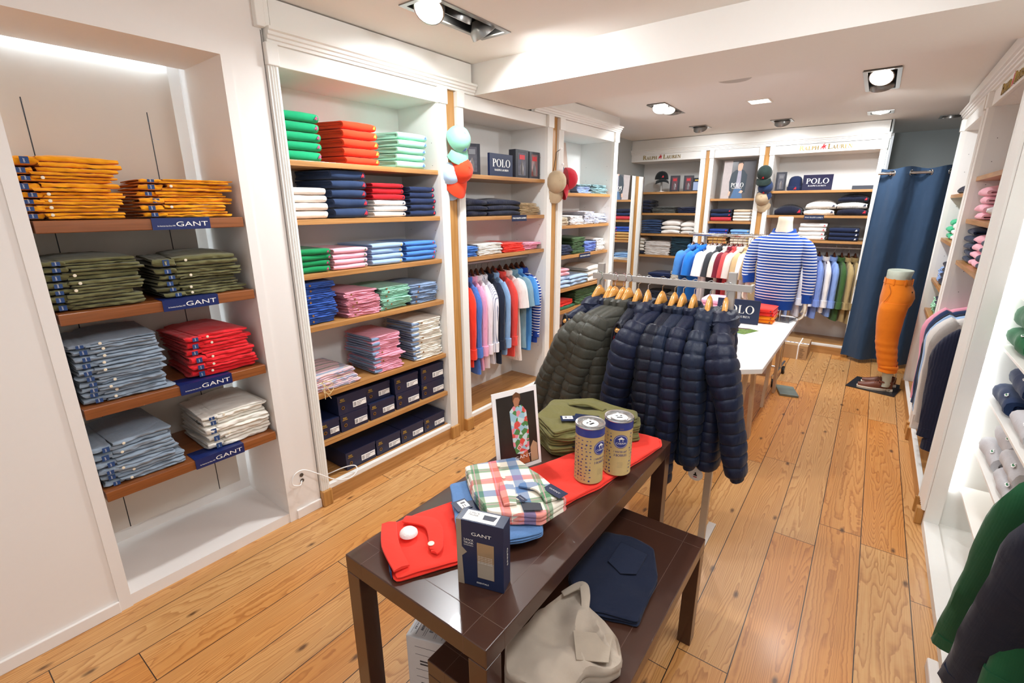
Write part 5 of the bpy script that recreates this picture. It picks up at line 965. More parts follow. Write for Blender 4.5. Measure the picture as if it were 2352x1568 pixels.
sans('GANT', .075, .013, LETW, t, (.075, -.0026, .042)); 
MB().poly([(.1, .075), (.112, .087), (.1, .099), (.088, .087)], -.0024, -.0022).build('printed_diamond', LETW, t); MB().poly([(.1, .078), (.109, .087), (.1, .096), (.091, .087)], -.0026, -.0022).build('printed_diamond', plain('print_red', 'c2452f', .4), t); sans('G', .006, .007, LETW, t, (.097, -.003, .0835))
MB().box(w*.4, w*.6, .004, .006, 0, h*.7).build('easel_strut', PAPER, t, rot=(radians(0), 0, 0))
# two tall cans
KR = plain('kraft_tube', 'c4a770', .5, noise_amt=.03); CB = plain('cobalt_band', '2f3a88', .4)
def can(x, y, rz, label):
    t = thing('cardboard_can', label, 'can', (x, y, ZT), rz); r, h = .051, .212
    MB().lathe([(r*.98, 0), (r*1.01, .001), (r*1.01, .004), (r, .005), (r, h-.03), (r, h-.03)], 40).build('tube', KR, t, smooth=True); MB().lathe([(r+.0004, h-.032), (r+.0004, h-.002)], 40, 0, False).build('cobalt_band', CB, t, smooth=True)
    MB().lathe([(r+.001, h-.003), (r+.003, h), (r+.001, h+.005), (r-.004, h+.004), (r-.005, h-.004), (r*.62, h-.005), (r*.60, h-.001), (0, h-.001)], 40, 0, False).build('tin_lid', plain('bright_tin', 'd6d6d6', .18, .9, bump=.1), t, smooth=True)
    MB().lathe([(0, h-.0005), (r*.55, h-.0005), (r*.55, h+.0002), (0, h+.0003)], 28).build('lid_sticker', PAPER, t); MB().box(-.010, .010, -.010, -.003, h+.0002, h+.0012).box(-.012, -.004, .005, .010, h+.0002, h+.0012).lathe([(0, h+.0003), (.004, h+.0003), (.004, h+.0012), (0, h+.0012)], 12, 0, True, (.008, .009)).build('lid_print', BLACK, t)
    def on(n, ob): return ob
    # round badge bent on the tube
    def disc(r_, y_, zc, m, nm, e):
        mb = MB(); rg = []
        for q in (0.02, .35, .7, 1): rg.append([(0, 0, 0)]*0 + [((r+e)*sin(q*r_*cos(2*pi*j/28)/r), -(r+e)*cos(q*r_*cos(2*pi*j/28)/r), zc+q*r_*sin(2*pi*j/28)) for j in range(28)])
        mb.loft(rg, cap=False); return mb.build(nm, m, t, fixn=False)
    disc(.0265, 0, .138, CB, 'round_badge', .0006); disc(.0238, 0, .138, LETW, 'badge_ring', .0008); disc(.0228, 0, .138, CB, 'badge_centre', .0010)
    sans('CABAIA', .036, .0068, LETW, t, (0, 0, .128), bend=r+.0008, align='C'); 
    mb = MB(); mb.poly([(-.012, .138+.009), (0, .138+.0185), (.012, .138+.009)], -(r+.0018), -(r+.0012)); 
    for k in (-.006, .006): mb.box(k-.0008, k+.0008, -(r+.0018), -(r+.0010), .138, .148)
    mb.build('hut_emblem', LETW, t)
    sans('1 WINTER HAT', .050, .0078, CB, t, (0, 0, .094), bend=r+.0004, align='C'); sans('3 BOBBLES', .048, .0085, CB, t, (0, 0, .080), bend=r+.0004, align='C'); sans('CABAIA', .014, .003, LETG, t, (0, 0, h-.026), bend=r+.0008, align='C')
    for k in range(5): sans('one hat and three bobbles', .020+.002*(k % 2), .0017, GREY, t, (0, 0, .055-.005*k), bend=r+.0004, align='C')
    R = random.Random(int(x*1000)); mb = MB()
    for k in range(168):
        a = -.74-.30*(k % 7)+R.uniform(-.06, .06) if k < 84 else .74+.30*(k % 7)+R.uniform(-.06, .06); z = .014+.0138*((k % 84)//7)+R.uniform(-.002, .002); s = R.uniform(.0022, .0040); kd = R.randrange(3)
        pts = [[(-s, 0), (0, s*1.3), (s, 0)], [(-s, -s*.4), (-s, s*.5), (s, s*.5), (s, -s*.4)], [(s*cos(q*pi/3), s*sin(q*pi/3)) for q in range(6)]][kd]
        n = len(mb.v); mb.v += [((r+.0009)*sin(a+px/r), -(r+.0009)*cos(a+px/r), z+pz) for px, pz in pts]; mb.f.append(tuple(range(n, n+len(pts)))); mb.m.append(0)
    mb.build('printed_icons', CB, t, fixn=False)
    return t
can(-.697, 1.398, radians(74), 'front tall cardboard can with cobalt band on the red trousers'); can(-.638, 1.508, radians(36), 'rear tall cardboard can with its round badge facing the viewer')
for o in bpy.data.objects:
    if o.name.startswith('cardboard_can') and o.parent is None: o.location.z = ZT+.022
# clothes on the lower table
t, cx, cy = cloth_pile([(-.66, 1.49), (-.56, 1.52), (-.47, 1.50), (-.405, 1.375), (-.39, 1.16), (-.55, 1.10), (-.66, 1.20)], .026, 3, 21.0, fab('172037'), 'folded_jeans', 'dark navy trousers folded with the back pocket up, lower table', 'trousers', .4808)
pk = [(-.02, .12), (.085, .115), (.09, .0), (.045, -.03), (-.015, .0)]; MB().poly(pk, .0, .0025, plane='xy').build('back_pocket', fab('1a243c'), t, loc=(-.03, .0, .0285)); MB().tube([(a, b, .0312) for a, b in pk+pk[:1]], .0006, 4).build('pocket_seam', plain('dark_thread', '0b1020', .7), t, loc=(-.03, 0, 0))
t, cx, cy = cloth_pile([(-.615, 1.11), (-.585, 1.165), (-.56, 1.13), (-.535, 1.10), (-.46, 1.08), (-.40, 1.04), (-.36, .98), (-.385, .93), (-.43, .90), (-.44, .79), (-.60, .77), (-.66, .85), (-.64, .99)], .055, 2, 31.0, fab('b5a797'), 'crumpled_trousers', 'beige cotton trousers lying crumpled on the lower dark table', 'trousers', .4808, dent=.02, soft=.06, ridge=.09)
ribbon([(-.10, .10, .055), (-.06, .15, .075), (-.03, .12, .075), (.0, .06, .066)], [.02, .03, .03, .02], 0, 0, .004).build('waistband', fab('b5a797'), t, smooth=True)
MB().poly([(-.055, .0), (.05, .035), (.06, -.05), (-.02, -.08)], 0, .003, plane='xy').build('back_pocket', fab('ab9d8c'), t, loc=(.055, .0, .067), rot=(.05, .05, .2))
# printed carton beside the lower table
t = thing('printed_carton', 'white carton with dark line print standing beside the lower dark table', 'box', (-.862, .80, 0), radians(90+20))
MB().box(0, .30, 0, .13, 0, .425).build('box_body', plain('newsprint_paper', 'c9c8c8', .6, noise_amt=.05), t, bevel=.004)
mb = MB(); R = random.Random(5)
for y0, th in ((.012, .0012), (.034, .0008), (.040, .0008), (.070, .0008), (.076, .0008), (.100, .0015), (.118, .0008)): mb.box(.012, .29, y0, y0+th, .425, .4258)
for yy, hh in ((.018, .006), (.026, .005), (.050, .013), (.084, .008), (.108, .006)):
    x = .03
    while x < .26: w_ = R.uniform(.002, .006); mb.box(x, x+w_, yy, yy+hh, .425, .4257); x += w_+R.uniform(.0015, .004)
mb.build('top_print', GREY, t); mb = MB()
for k in range(12):
    x = .06
    if k % 3: mb.box(-.0006, 0, .02, .10, .06+.03*k, .0608+.03*k)
    else: mb.box(-.0006, 0, .03, .045, .05+.03*k, .068+.03*k).box(-.0006, 0, .055, .085, .05+.03*k, .056+.03*k).box(-.0006, 0, .055, .085, .062+.03*k, .068+.03*k)
mb.build('side_print', plain('dark_print', '34343c', .6), t)
# ------------------------------------------------------------------ mirror, caps, socket
t = thing('standing_mirror', 'tall frameless mirror standing between the left bays and the back bay', 'mirror', (-2.3, 5.0, 0), pi/2)
MB().box(0, .742, .004, .03, 0, 2.046).build('backing', STEEL, t); m_, nt_, b_, N_, L_ = newmat('mirror_glass'); b_.inputs['Metallic'].default_value = 1; b_.inputs['Roughness'].default_value = .02; b_.inputs['Base Color'].default_value = (.86, .88, .88, 1)
MB().box(0, .742, 0, .004, 0, 2.046).build('glass', m_, t)
def baseball_cap(name, label, F, u, d, z, mat, emb, rot, brimm=None, r=.088, brim_len=.075, group=None):
    t = at(F, name, label, 'cap', u, d, z, group=group); t.rotation_euler = (rot[0], rot[1], F.a + rot[2])
    mb = MB(); n = 24; rings = []
    for k in range(10):
        a = pi/2*k/9; rr = r*cos(a)**.75 if k < 9 else .002; zz = r*1.18*sin(a)
        rings.append([(rr*cos(2*pi*j/n)*(1-.02*(j % 4 == 0)), rr*1.12*sin(2*pi*j/n)*(1-.02*(j % 4 == 0)), zz+.003*nz(j*.7, k, r*99)) for j in range(n)])
    mb.loft(rings); mb.build('crown', mat, t, smooth=True); mb = MB(); g = []
    for k in range(7):
        q = k/6; row = []
        for j in range(13):
            a = -pi*.5-.95+1.9*j/12; R = r*1.04+brim_len*q*(cos((j-6)/6*1.25)**.7); row.append((R*cos(a)*(1.0-.08*q), R*1.08*sin(a), .006-.03*q*q-.34*(R*cos(a))**2/r*.9))
        g.append(row)
    top = g; rings = []
    for row in g: rings.append(row + [(x, y, z-.004) for x, y, z in row[::-1]])
    mb.loft(rings); mb.build('brim', brimm or mat, t, smooth=True)
    MB().lathe([(.007, 0), (.005, .004), (0, .005)], 10).build('top_button', mat, t, smooth=True, loc=(0, 0, r*1.17))
    if emb: pony(t, 0, -r*1.06, r*.42, .028, emb, rot=(radians(-14), 0, 0))
    return t
CM = fab('8accb0'); CO = fab('ea4322'); CL = fab('b9d2ee'); CT = fab('b9a283'); CR = fab('b8182c'); CBK = fab('1c2a26'); CN = fab('22365c'); CK = fab('1a2022')
t = at(FL, 'cap_hook', 'black wire hook on the oak strip holding the mint and orange caps', 'hook', 2.475, -.002, 2.16); MB().tube([(0, .004, -.05), (0, 0, .05), (0, -.05, .06), (0, -.06, .075)], .003, 6).build('wire', BLACK, t, smooth=True)
gc = 'caps hanging on the oak strips'
baseball_cap('baseball_cap', 'mint green cap hanging uppermost on the left oak strip', FL, 2.455, -.075, 2.135, CM, EM['blue'], (radians(64), radians(-6), radians(-6)), r=.080, brim_len=.065)
baseball_cap('baseball_cap', 'bright orange-red cap hanging under the mint cap', FL, 2.490, -.058, 1.952, CO, None, (radians(78), radians(5), radians(-4)), r=.078, brim_len=.085)
baseball_cap('baseball_cap', 'pale blue cap peeking out behind the orange-red cap', FL, 2.440, -.006, 1.925, CL, None, (radians(82), radians(-8), radians(-20)), r=.070, brim_len=.08)
t = at(FL, 'cap_hook', 'black wire hook with white ball ends holding beige and red caps', 'hook', 3.745, -.002, 2.06); MB().tube([(-.02, .0, -.06), (-.01, -.01, .02), (0, -.02, .11), (.002, -.06, .13)], .0028, 6).build('wire', BLACK, t, smooth=True); MB().lathe([(0, -.012), (.010, -.006), (.012, 0), (.010, .006), (0, .012)], 12).build('ball_end', PAPER, t, smooth=True, loc=(.002, -.065, .135))
MB().lathe([(0, -.012), (.010, -.006), (.012, 0), (.010, .006), (0, .012)], 12).build('ball_end', PAPER, t, smooth=True, loc=(.01, -.08, .01))
baseball_cap('baseball_cap', 'beige cap hanging left of the red one on the second oak strip', FL, 3.69, -.06, 1.92, CT, None, (radians(84), radians(2), radians(-38)), r=.086, brim_len=.075)
baseball_cap('baseball_cap', 'dark red cap hanging beside the beige one on the oak strip', FL, 3.82, -.08, 1.95, CR, None, (radians(84), radians(8), radians(48)), r=.086, brim_len=.075)
baseball_cap('baseball_cap', 'black cap with red emblem hanging uppermost at the back wall', FB, -1.085, -.09, 2.075, CBK, EM['red'], (radians(52), 0, 0), r=.082, brim_len=.06)
baseball_cap('baseball_cap', 'navy cap hanging below the black one at the back wall', FB, -1.065, -.04, 1.925, CN, EM['red'], (radians(64), radians(4), 0), r=.082, brim_len=.065)
baseball_cap('baseball_cap', 'tan cap hanging lowest at the back wall oak strip', FB, -1.085, -.01, 1.80, CT, None, (radians(76), radians(-6), 0), r=.082, brim_len=.065)
t = at(FB, 'cap_hook', 'black wire hook at the back wall holding three caps', 'hook', -1.095, -.002, 2.09); MB().tube([(0, .004, -.3), (0, 0, .0), (0, -.04, .02)], .003, 6).build('wire', BLACK, t, smooth=True)
baseball_cap('baseball_cap', 'black cap with red emblem standing on the chrome stand', FB, -2.395, .135, 2.065, CK, EM['red'], (radians(4), 0, radians(28)), r=.09, brim_len=.06)
t = at(FB, 'beanie', 'navy knitted beanie with red emblem on the top back shelf', 'hat', -.78, .15, 1.884); mb = MB(); mb.loft([[(r*cos(2*pi*j/20), r*.62*sin(2*pi*j/20), z) for j in range(20)] for r, z in ((.078, .045), (.072, .09), (.066, .13), (.05, .155), (.02, .166), (.002, .166))]); mb.build('crown', fab('1b2748', 'knit'), t, smooth=True)
MB().loft([[(r*cos(2*pi*j/20), r*.64*sin(2*pi*j/20), z) for j in range(20)] for r, z in ((.08, .0), (.084, .02), (.083, .045), (.078, .05))]).build('cuff', fab('1b2748', 'knit'), t, smooth=True); pony(t, .01, -.056, .026, .03, RED)
t = at(FL, 'wall_socket', 'white wall outlet with two holes and a looped white cable', 'socket', 1.169, 0, .238); MB().lathe([(0, 0), (.011, 0), (.011, .003), (0, .003)], 16).build('hole', plain('dark_hole', '50463c', .8), t, loc=(0, -.0005, .016), rot=(pi/2, 0, 0)); MB().lathe([(0, 0), (.011, 0), (.011, .003), (0, .003)], 16).build('hole', plain('dark_hole', '50463c', .8), t, loc=(0, -.0005, -.018), rot=(pi/2, 0, 0))
MB().tube(bez([(0, .002, -.018), (-.03, -.03, -.025), (-.07, -.03, .0), (-.055, -.03, .05), (.0, -.035, .06), (.08, -.05, .0), (.17, -.06, -.075), (.26, -.06, -.11), (.32, -.05, -.095), (.33, -.02, -.07), (.28, .03, -.08), (.20, .08, -.105), (.16, .10, -.11)]), .0035, 8).build('cable', PAPER, t, smooth=True)

# ------------------------------------------------------------------ white table and what stands on it
TZ = .73
t = thing('trestle_table', 'long white table with cut corners on pale wooden trestles', 'table', (-.80, 4.0, 0))
oc = [(.37, -.78), (.37, .92), (.31, 1.02), (-.42, 1.02), (-.42, -.85), (-.32, -1.05), (.05, -1.05)]
mb = MB(); mb.poly(oc, TZ-.035, TZ, plane='xy'); mb.build('tabletop', plain('white_laminate', 'f1efec', .35, noise_amt=.01), t, bevel=.004)
BIR = wood('birch_ply', 'cdb79c', 'bfa78a', 2, .6)
for yy in (.70, -.45):
    for sx in (-.24, .25):
        for sg in (-1, 1):
            mb = MB(); mb.poly([(yy+sg*.18-.0, 0), (yy+sg*.18+.075*1, 0), (yy+sg*.03+.045, TZ-.036), (yy+sg*.03-.03, TZ-.036)] if sg > 0 else [(yy-.18-.075, 0), (yy-.18, 0), (yy-.03+.03, TZ-.036), (yy-.03-.045, TZ-.036)], sx-.012+sg*.013, sx+.012+sg*.013, plane='yz'); mb.build('trestle_leg', BIR, t)
    MB().box(-.22, .235, yy-.03, yy+.03, TZ-.10, TZ-.037).build('trestle_beam', BIR, t); MB().box(-.212, .222, yy-.10, yy+.10, .24, .262).build('trestle_shelf', BIR, t)
card_sign(FW, -1.02, 4.42, TZ+.001, .34, .205, 'navy sign with white lettering standing on the white table', lean=3, rz=radians(4))
stack(FW, -.825, -.585, TZ+.001, .862, 4, [fab('f88a12', 'pique')]*2+[fab('e92f24', 'pique')]*2, ['orange polo shirt']*2+['red polo shirt']*2, 'white table', 'before the torso mannequin', deco=('pony', EM['navy']), d=4.53, dep=.26)
stack(FW, -1.22, -1.0, TZ+.001, .875, 3, [fab('ea7e9c', 'pique'), fab('f2b0c8', 'pique'), fab('f2b0c8', 'pique')], ['rose polo shirt', 'pink polo shirt', 'pink polo shirt'], 'white table', 'behind the navy sign', deco=('pony', EM['blue']), d=4.66, dep=.26)
t = thing('glossy_leaflet', 'glossy landscape picture leaflet lying flat on the white table', 'leaflet', (-1.0, 3.98, TZ+.001), radians(8)); MB().box(0, .42, 0, .26, 0, .0015).build('sheet', PAPER, t); MB().poly([(.01, .09), (.16, .02), (.30, .02), (.40, .20), (.33, .245), (.01, .245)], .0015, .0019, plane='xy').build('printed_hills', plain('print_green', '6c8440', .15, noise_amt=.5, scale=22), t)
MB().poly([(.01, .02), (.28, .02), (.20, .07), (.01, .12)], .0019, .0023, plane='xy').build('printed_sea', plain('print_sea', '7fbcd0', .15, noise_amt=.2), t); MB().box(.01, .33, .21, .245, .0019, .0023).build('printed_ridge', plain('print_ridge', '6a4a48', .15, noise_amt=.4), t)
# torso mannequin
t = thing('torso_mannequin', 'cream headless torso mannequin with hands on a chrome stand', 'mannequin', (-.64, 4.86, TZ+.001), radians(-8))
MB().box(-.02, .19, -.16, .05, 0, .012).build('stand_base', plain('dark_glass', '555a5e', .1, coat=1), t); MB().tube([(.075, -.05, .012), (.075, -.05, .22)], .012, 12).build('stand_pole', CHROME, t, smooth=True)
MB().loft([[(r*1.05*cos(2*pi*j/20), r*sin(2*pi*j/20)+y, z) for j in range(20)] for r, z, y in ((.085, .70, .01), (.076, .745, .0), (.060, .80, -.004), (.055, .85, -.006), (.056, .885, -.006), (.052, .892, -.006), (.002, .893, -.006))]).build('neck', SKINP, t, smooth=True)
def hand(t, wrist, dirv, palm_n, side, s=1.0, curl=.35, arm=.12):
    """palm, four fingers and thumb grown from the wrist along dirv"""
    D = Vector(dirv).normalized(); Nn = Vector(palm_n).normalized(); A = D.cross(Nn).normalized()*side; w = Vector(wrist); mb = MB()
    def ell(c, a, b, n=12): return [c + A*a*cos(2*pi*j/n) + Nn*b*sin(2*pi*j/n) for j in range(n)]
    mb.loft([ell(w-D*arm*s, .036*s, .033*s), ell(w-D*arm*.5*s, .032*s, .028*s), ell(w, .027*s, .021*s), ell(w+D*.02*s, .031*s, .018*s), ell(w+D*.055*s, .041*s, .016*s), ell(w+D*.088*s, .043*s, .014*s), ell(w+D*.10*s, .036*s, .010*s)])
    for k, (off, ln) in enumerate(((-.031, .062), (-.0105, .074), (.0105, .079), (.030, .068))):
        p = w+D*.086*s+A*off*s; pts = [p]; d = D.copy(); rad = [.0088*s]
        for q, (fr, rr) in enumerate(((.46, .0086), (.30, .0078), (.24, .0062))):
            d = (d + Nn*curl*(.5+.35*q+.12*k)).normalized(); p = p+d*ln*fr*s; pts.append(p); rad.append(rr*s)
        pts.append(p+d*.004*s); rad.append(.002*s); mb.tube(bez(pts, 4), [rad[min(len(rad)-1, i//4)]*(1-(i % 4)/4)+rad[min(len(rad)-1, i//4+1)]*((i % 4)/4) for i in range(4*(len(pts)-1)+1)], 9)
    p = w+D*.022*s+A*.026*s; pts = [p, p+A*.022*s+D*.024*s+Nn*.006*s, p+A*.034*s+D*.050*s+Nn*.016*s, p+A*.034*s+D*.070*s+Nn*.026*s]
    mb.tube(bez(pts, 4), [.0125*s*(1-.45*i/12) for i in range(13)], 9)
    return mb.build('hand', SKINP, t, smooth=True, sub=1)
hand(t, (.262, -.03, .168), (.02, -.10, -1), (-1, -.25, 0), 1, s=.98, arm=.10); hand(t, (-.232, -.04, .29), (-.12, -.16, -1), (.9, -.3, -.1), -1, s=.95, curl=.25, arm=.13)
BLU = fab('12449a', 'knit'); SW = fab('15459c', 'stripe', 'f2f3f5', .98)
t = thing('striped_sweater', 'blue sweater with white stripes worn by the torso mannequin', 'sweater', (-.64, 4.86, TZ+.001), radians(-8))
rg = []; n = 32
for z, a, b, cy in ((.175, .165, .105, 0), (.235, .170, .108, 0), (.30, .175, .112, 0), (.40, .178, .115, 0), (.50, .182, .118, -.004), (.58, .186, .118, -.006), (.65, .190, .112, -.004), (.70, .182, .10, 0), (.735, .15, .086, .002), (.764, .112, .078, .0), (.774, .090, .074, -.002)):
    rg.append([(a*abs(cos(2*pi*j/n))**.8*(1 if cos(2*pi*j/n) > 0 else -1)*(1+.03*nz(j*.5, z*9, 1)), cy+b*abs(sin(2*pi*j/n))**.9*(1 if sin(2*pi*j/n) > 0 else -1)*(1+.06*nz(j*.6, z*7, 4)), z-(.028*(abs(cos(2*pi*j/n))**2) if .72 < z < .77 else 0)-(.020*max(0, -sin(2*pi*j/n)) if z > .77 else 0)) for j in range(n)])
MB().loft(rg, cap=False).build('body', SW, t, smooth=True)
MB().loft([[(x*1.02, y*1.03, z) for x, y, z in rg[0]], [(x*.96, y*.96, z-.045) for x, y, z in rg[0]], [(x*.93, y*.93, z-.085) for x, y, z in rg[0]]], cap=False).build('hem_band', BLU, t, smooth=True)
MB().loft([[(q*cos(2*pi*j/28), q*.84*sin(2*pi*j/28)-.002, z-.034*max(0, -sin(2*pi*j/28))) for j in range(28)] for q, z in ((.0935, .768), (.092, .784), (.086, .792), (.079, .790), (.078, .775))], cap=False).build('neck_band', BLU, t, smooth=True)
for sd, pts, r0, r1 in ((1, [(.125, 0, .705), (.192, 0, .64), (.235, -.005, .50), (.255, -.01, .36), (.262, -.02, .23)], .063, .045), (-1, [(-.125, 0, .705), (-.192, 0, .64), (-.24, -.01, .52), (-.245, -.03, .42), (-.235, -.04, .365)], .066, .054)):
    MB().loft(sleeve_rings([tuple(p) for p in bez(pts, 3)], r0, r1, 3+sd, flat=.92, n=30, nr=18, amp=.10 if sd > 0 else .22, slim=True), cap=True).build('sleeve', SW, t, smooth=True)
    e = Vector(pts[-1]); d = (e-Vector(pts[-2])).normalized(); MB().loft(sleeve_rings([e-d*.01, e+d*.065], r1*1.0, r1*.92, 7, flat=.92, n=6, amp=.04, nr=18)).build('cuff', BLU, t, smooth=True)
sans('polo', .10, .006, plain('red_thread', 'b8343c', .7), t, (-.05, -.121, .42), name='embroidered_line').scale = (1, 1, .25)

# ------------------------------------------------------------------ chrome rolling rack with polo shirts
t = thing('rolling_rack', 'chrome rolling clothes rack behind the white table with polo shirts', 'rack', (-1.10, 5.33, 0), radians(-2))
MB().tube([(-.50, 0, 1.425), (.56, 0, 1.425)], .016, 14).build('top_rail', CHROME, t, smooth=True)
for sx in (-.33, .54): MB().tube([(sx, 0, .14), (sx, 0, 1.41)], .013, 12).build('post', CHROME, t, smooth=True); MB().tube([(sx, -.25, .13), (sx, .25, .13)], .013, 12).build('foot_tube', CHROME, t, smooth=True)
MB().tube([(-.33, 0, .13), (.54, 0, .13)], .012, 10).build('lower_rail', CHROME, t, smooth=True)
for sx in (-.33, .54):
    for sy in (-.25, .25):
        w = MB().tube([(sx-.012, sy, .04), (sx+.012, sy, .04)], .04, 20).build('caster', plain('black_rubber', '1b1b1c', .6), t, smooth=True); MB().tube([(sx-.0135, sy, .04), (sx+.0135, sy, .04)], .022, 16).build('hub', STEEL, w, smooth=True); MB().poly([(sy-.018, .04), (sy-.024, .115), (sy+.024, .115), (sy+.018, .04)], sx-.020, sx-.015, plane='yz').poly([(sy-.018, .04), (sy-.024, .115), (sy+.024, .115), (sy+.018, .04)], sx+.015, sx+.020, plane='yz').build('fork', CHROME, w)
gp = 'polo shirts on the chrome rolling rack'; hp = 'dark hangers on the chrome rolling rack'
for i, (x, cl, lab, kn) in enumerate([(-1.545, '3f78b8', 'denim blue polo shirt, leftmost on the chrome rack', 'melange'), (-1.455, '1f72c8', 'bright blue polo shirt, second on the chrome rack', 'pique'), (-1.35, 'e9e9ec', 'white polo shirt next to the bright blue one, chrome rack', 'pique'), (-1.305, 'f0f0f2', 'white polo shirt next to the charcoal one, chrome rack', 'pique'), (-1.255, '33353a', 'charcoal polo shirt on the chrome rack', 'pique'),
                                  (-1.19, 'd8d0c6', 'stone polo shirt between charcoal and burgundy, chrome rack', 'pique'), (-1.15, '6d1528', 'burgundy polo shirt on the chrome rack', 'pique'), (-1.105, 'c04848', 'faded red polo shirt beside the burgundy one', 'pique'), (-1.06, 'd6cfc4', 'light stone polo shirt right of the faded red one', 'pique'), (-.985, 'c2a478', 'camel polo shirt near the mannequin sleeve, chrome rack', 'pique'), (-.94, 'eeeeee', 'white polo shirt nearest the mannequin, chrome rack', 'pique'), (-.895, 'b89c70', 'second camel polo shirt partly behind the mannequin', 'pique')]):
    a = pi/2 + radians(-18); loc = Vector((x, 5.335, 1.441)); m = C_(cl, kn)
    hanger_obj('coat_hanger', 'hanger carrying the %s' % lab, loc, a, HDARK, group=hp, hw=.178, hook=.10)
    garment('hanging_polo_shirt', lab, 'polo shirt', loc, a, m, i*2.1+.3, L=.72, sw=.19, thick=.028, zs=-.155, slv='short', group=gp)

# ------------------------------------------------------------------ curtain and rod
CUR = fab('2c425c'); t = thing('fitting_room_curtain', 'dark blue fitting room curtain with chrome eyelets hanging from a rod', 'curtain', (-.05, 6.50, 0), DB)
mb = MB(); rows = []; nu = 150; nv = 40; Wc = .98
def cz(u, q):   # depth offset of the pleats
    k = u/Wc; return .062*cos(2*pi*(u-.03)/.30+.35*sin(q*3))*(.72+.28*q) + .02*nz(u*9, q*3, 1)*q + .006*nz(u*30, q*14, 5)
for v in range(nv+1):
    q = v/nv; rows.append([(u + .02*q*nz(u*5, q*2, 9) - .05*q*(1-u/Wc), cz(u, q), 2.08-2.035*q - (.012*sin(u*20) if v == 0 else 0)) for u in [Wc*i/nu for i in range(nu+1)]])
mb.loft([r + [(x, y+.003, z) for x, y, z in r[::-1]] for r in rows]); mb.build('cloth', CUR, t, smooth=True)
for k in range(7):
    u = .105+.1475*k; y = cz(u, 0); mb = MB(); rg = []
    for q in range(9): a = 2*pi*q/8; rg.append([((.024+.006*cos(a))*cos(2*pi*j/24), .006*sin(a), (.024+.006*cos(a))*sin(2*pi*j/24)) for j in range(24)])
    sl = -.062*2*pi/.30*sin(2*pi*(u-.03)/.30); mb.loft(rg, cap=False); mb.build('eyelet', CHROME, t, smooth=True, loc=(u, y, 2.03), rz=atan2(sl, 1))
t = thing('curtain_rod', 'chrome rod running through the eyelets of the blue curtain', 'rod', (-.05, 6.50, 2.03), DB); MB().tube([(-.02, 0, 0), (1.5, 0, 0)], .0145, 14).build('tube', CHROME, t, smooth=True); MB().lathe([(0, 0), (.026, 0), (.026, .01), (0, .012)], 16).build('wall_flange', CHROME, t, smooth=True, loc=(.086, .0, 0), rot=(0, -pi/2, 0))

# ------------------------------------------------------------------ trouser mannequin
t = thing('base_plate', 'black square floor plate under the leg mannequin', 'plate', (.235, 5.65, 0), radians(-14)); MB().poly([(-.20, .20), (-.19, -.19), (.20, -.19), (.19, .22)], 0, .008, plane='xy').build('plate', plain('black_steel', '232428', .4), t); MB().tube([(.12, .05, .008), (.14, .05, .10), (.13, .04, .24)], .004, 8).build('support_rod', CHROME, t, smooth=True); MB().lathe([(0, 0), (.012, 0), (.012, .02), (0, .022)], 12).build('rod_socket', CHROME, t, smooth=True, loc=(.12, .05, .008))
LEGM = plain('grey_green_mannequin', 'b4baaa', .4)
t = thing('leg_mannequin', 'grey-green lower body mannequin standing before the curtain', 'mannequin', (.25, 5.62, 0))
mb = MB(); mb.loft([[(cx+a*cos(2*pi*j/24), cy+b*sin(2*pi*j/24), z) for j in range(24)] for z, a, b, cx, cy in ((.98, .105, .145, -.002, 0), (1.03, .098, .135, -.006, 0), (1.09, .092, .128, -.01, 0), (1.14, .098, .132, -.004, 0), (1.146, .094, .128, -.004, 0), (1.14, .08, .11, -.004, 0))]); mb.build('waist', LEGM, t, smooth=True)
for sy in (-1, 1):
    MB().loft([[(cx+a*cos(2*pi*j/16), sy*.085+a*.9*sin(2*pi*j/16), z) for j in range(16)] for z, a, cx in ((.055, .036, .075-.02), (.09, .035, .065), (.14, .036, .06), (.20, .042, .055), (.24, .045, .05))]).build('ankle', LEGM, t, smooth=True)
ORG = fab('e07a14'); t = thing('chino_trousers', 'bright orange chino trousers with rolled hems on the leg mannequin', 'trousers', (.25, 5.62, 0))
SP = [(1.065, .103, .142, -.008), (1.02, .106, .146, -.006), (.96, .120, .158, .006), (.90, .128, .168, .010), (.84, .120, .175, .004), (.80, .108, .172, -.004)]
mb = MB(); mb.loft([[(cx+a*cos(2*pi*j/32), b*sin(2*pi*j/32)*(1-.05*(abs(sin(2*pi*j/32)) < .2)), z) for j in range(32)] for z, a, b, cx in SP], cap=False); mb.build('hips', ORG, t, smooth=True)
MB().loft([[(cx+a*1.02*cos(2*pi*j/32), b*1.02*sin(2*pi*j/32), z) for j in range(32)] for z, a, b, cx in ((1.03, .105, .144, -.007), (1.072, .102, .141, -.008), (1.072, .099, .138, -.008), (1.03, .1, .139, -.008))], cap=False).build('waistband', ORG, t, smooth=True)
for k, a in enumerate((-2.6, -1.9, -1.1, -.35)): MB().box(-.006, .006, -.003, 0, 0, .052).build('belt_loop', ORG, t, loc=(-.007+.109*cos(a), .149*sin(a), 1.025), rz=a+pi/2)
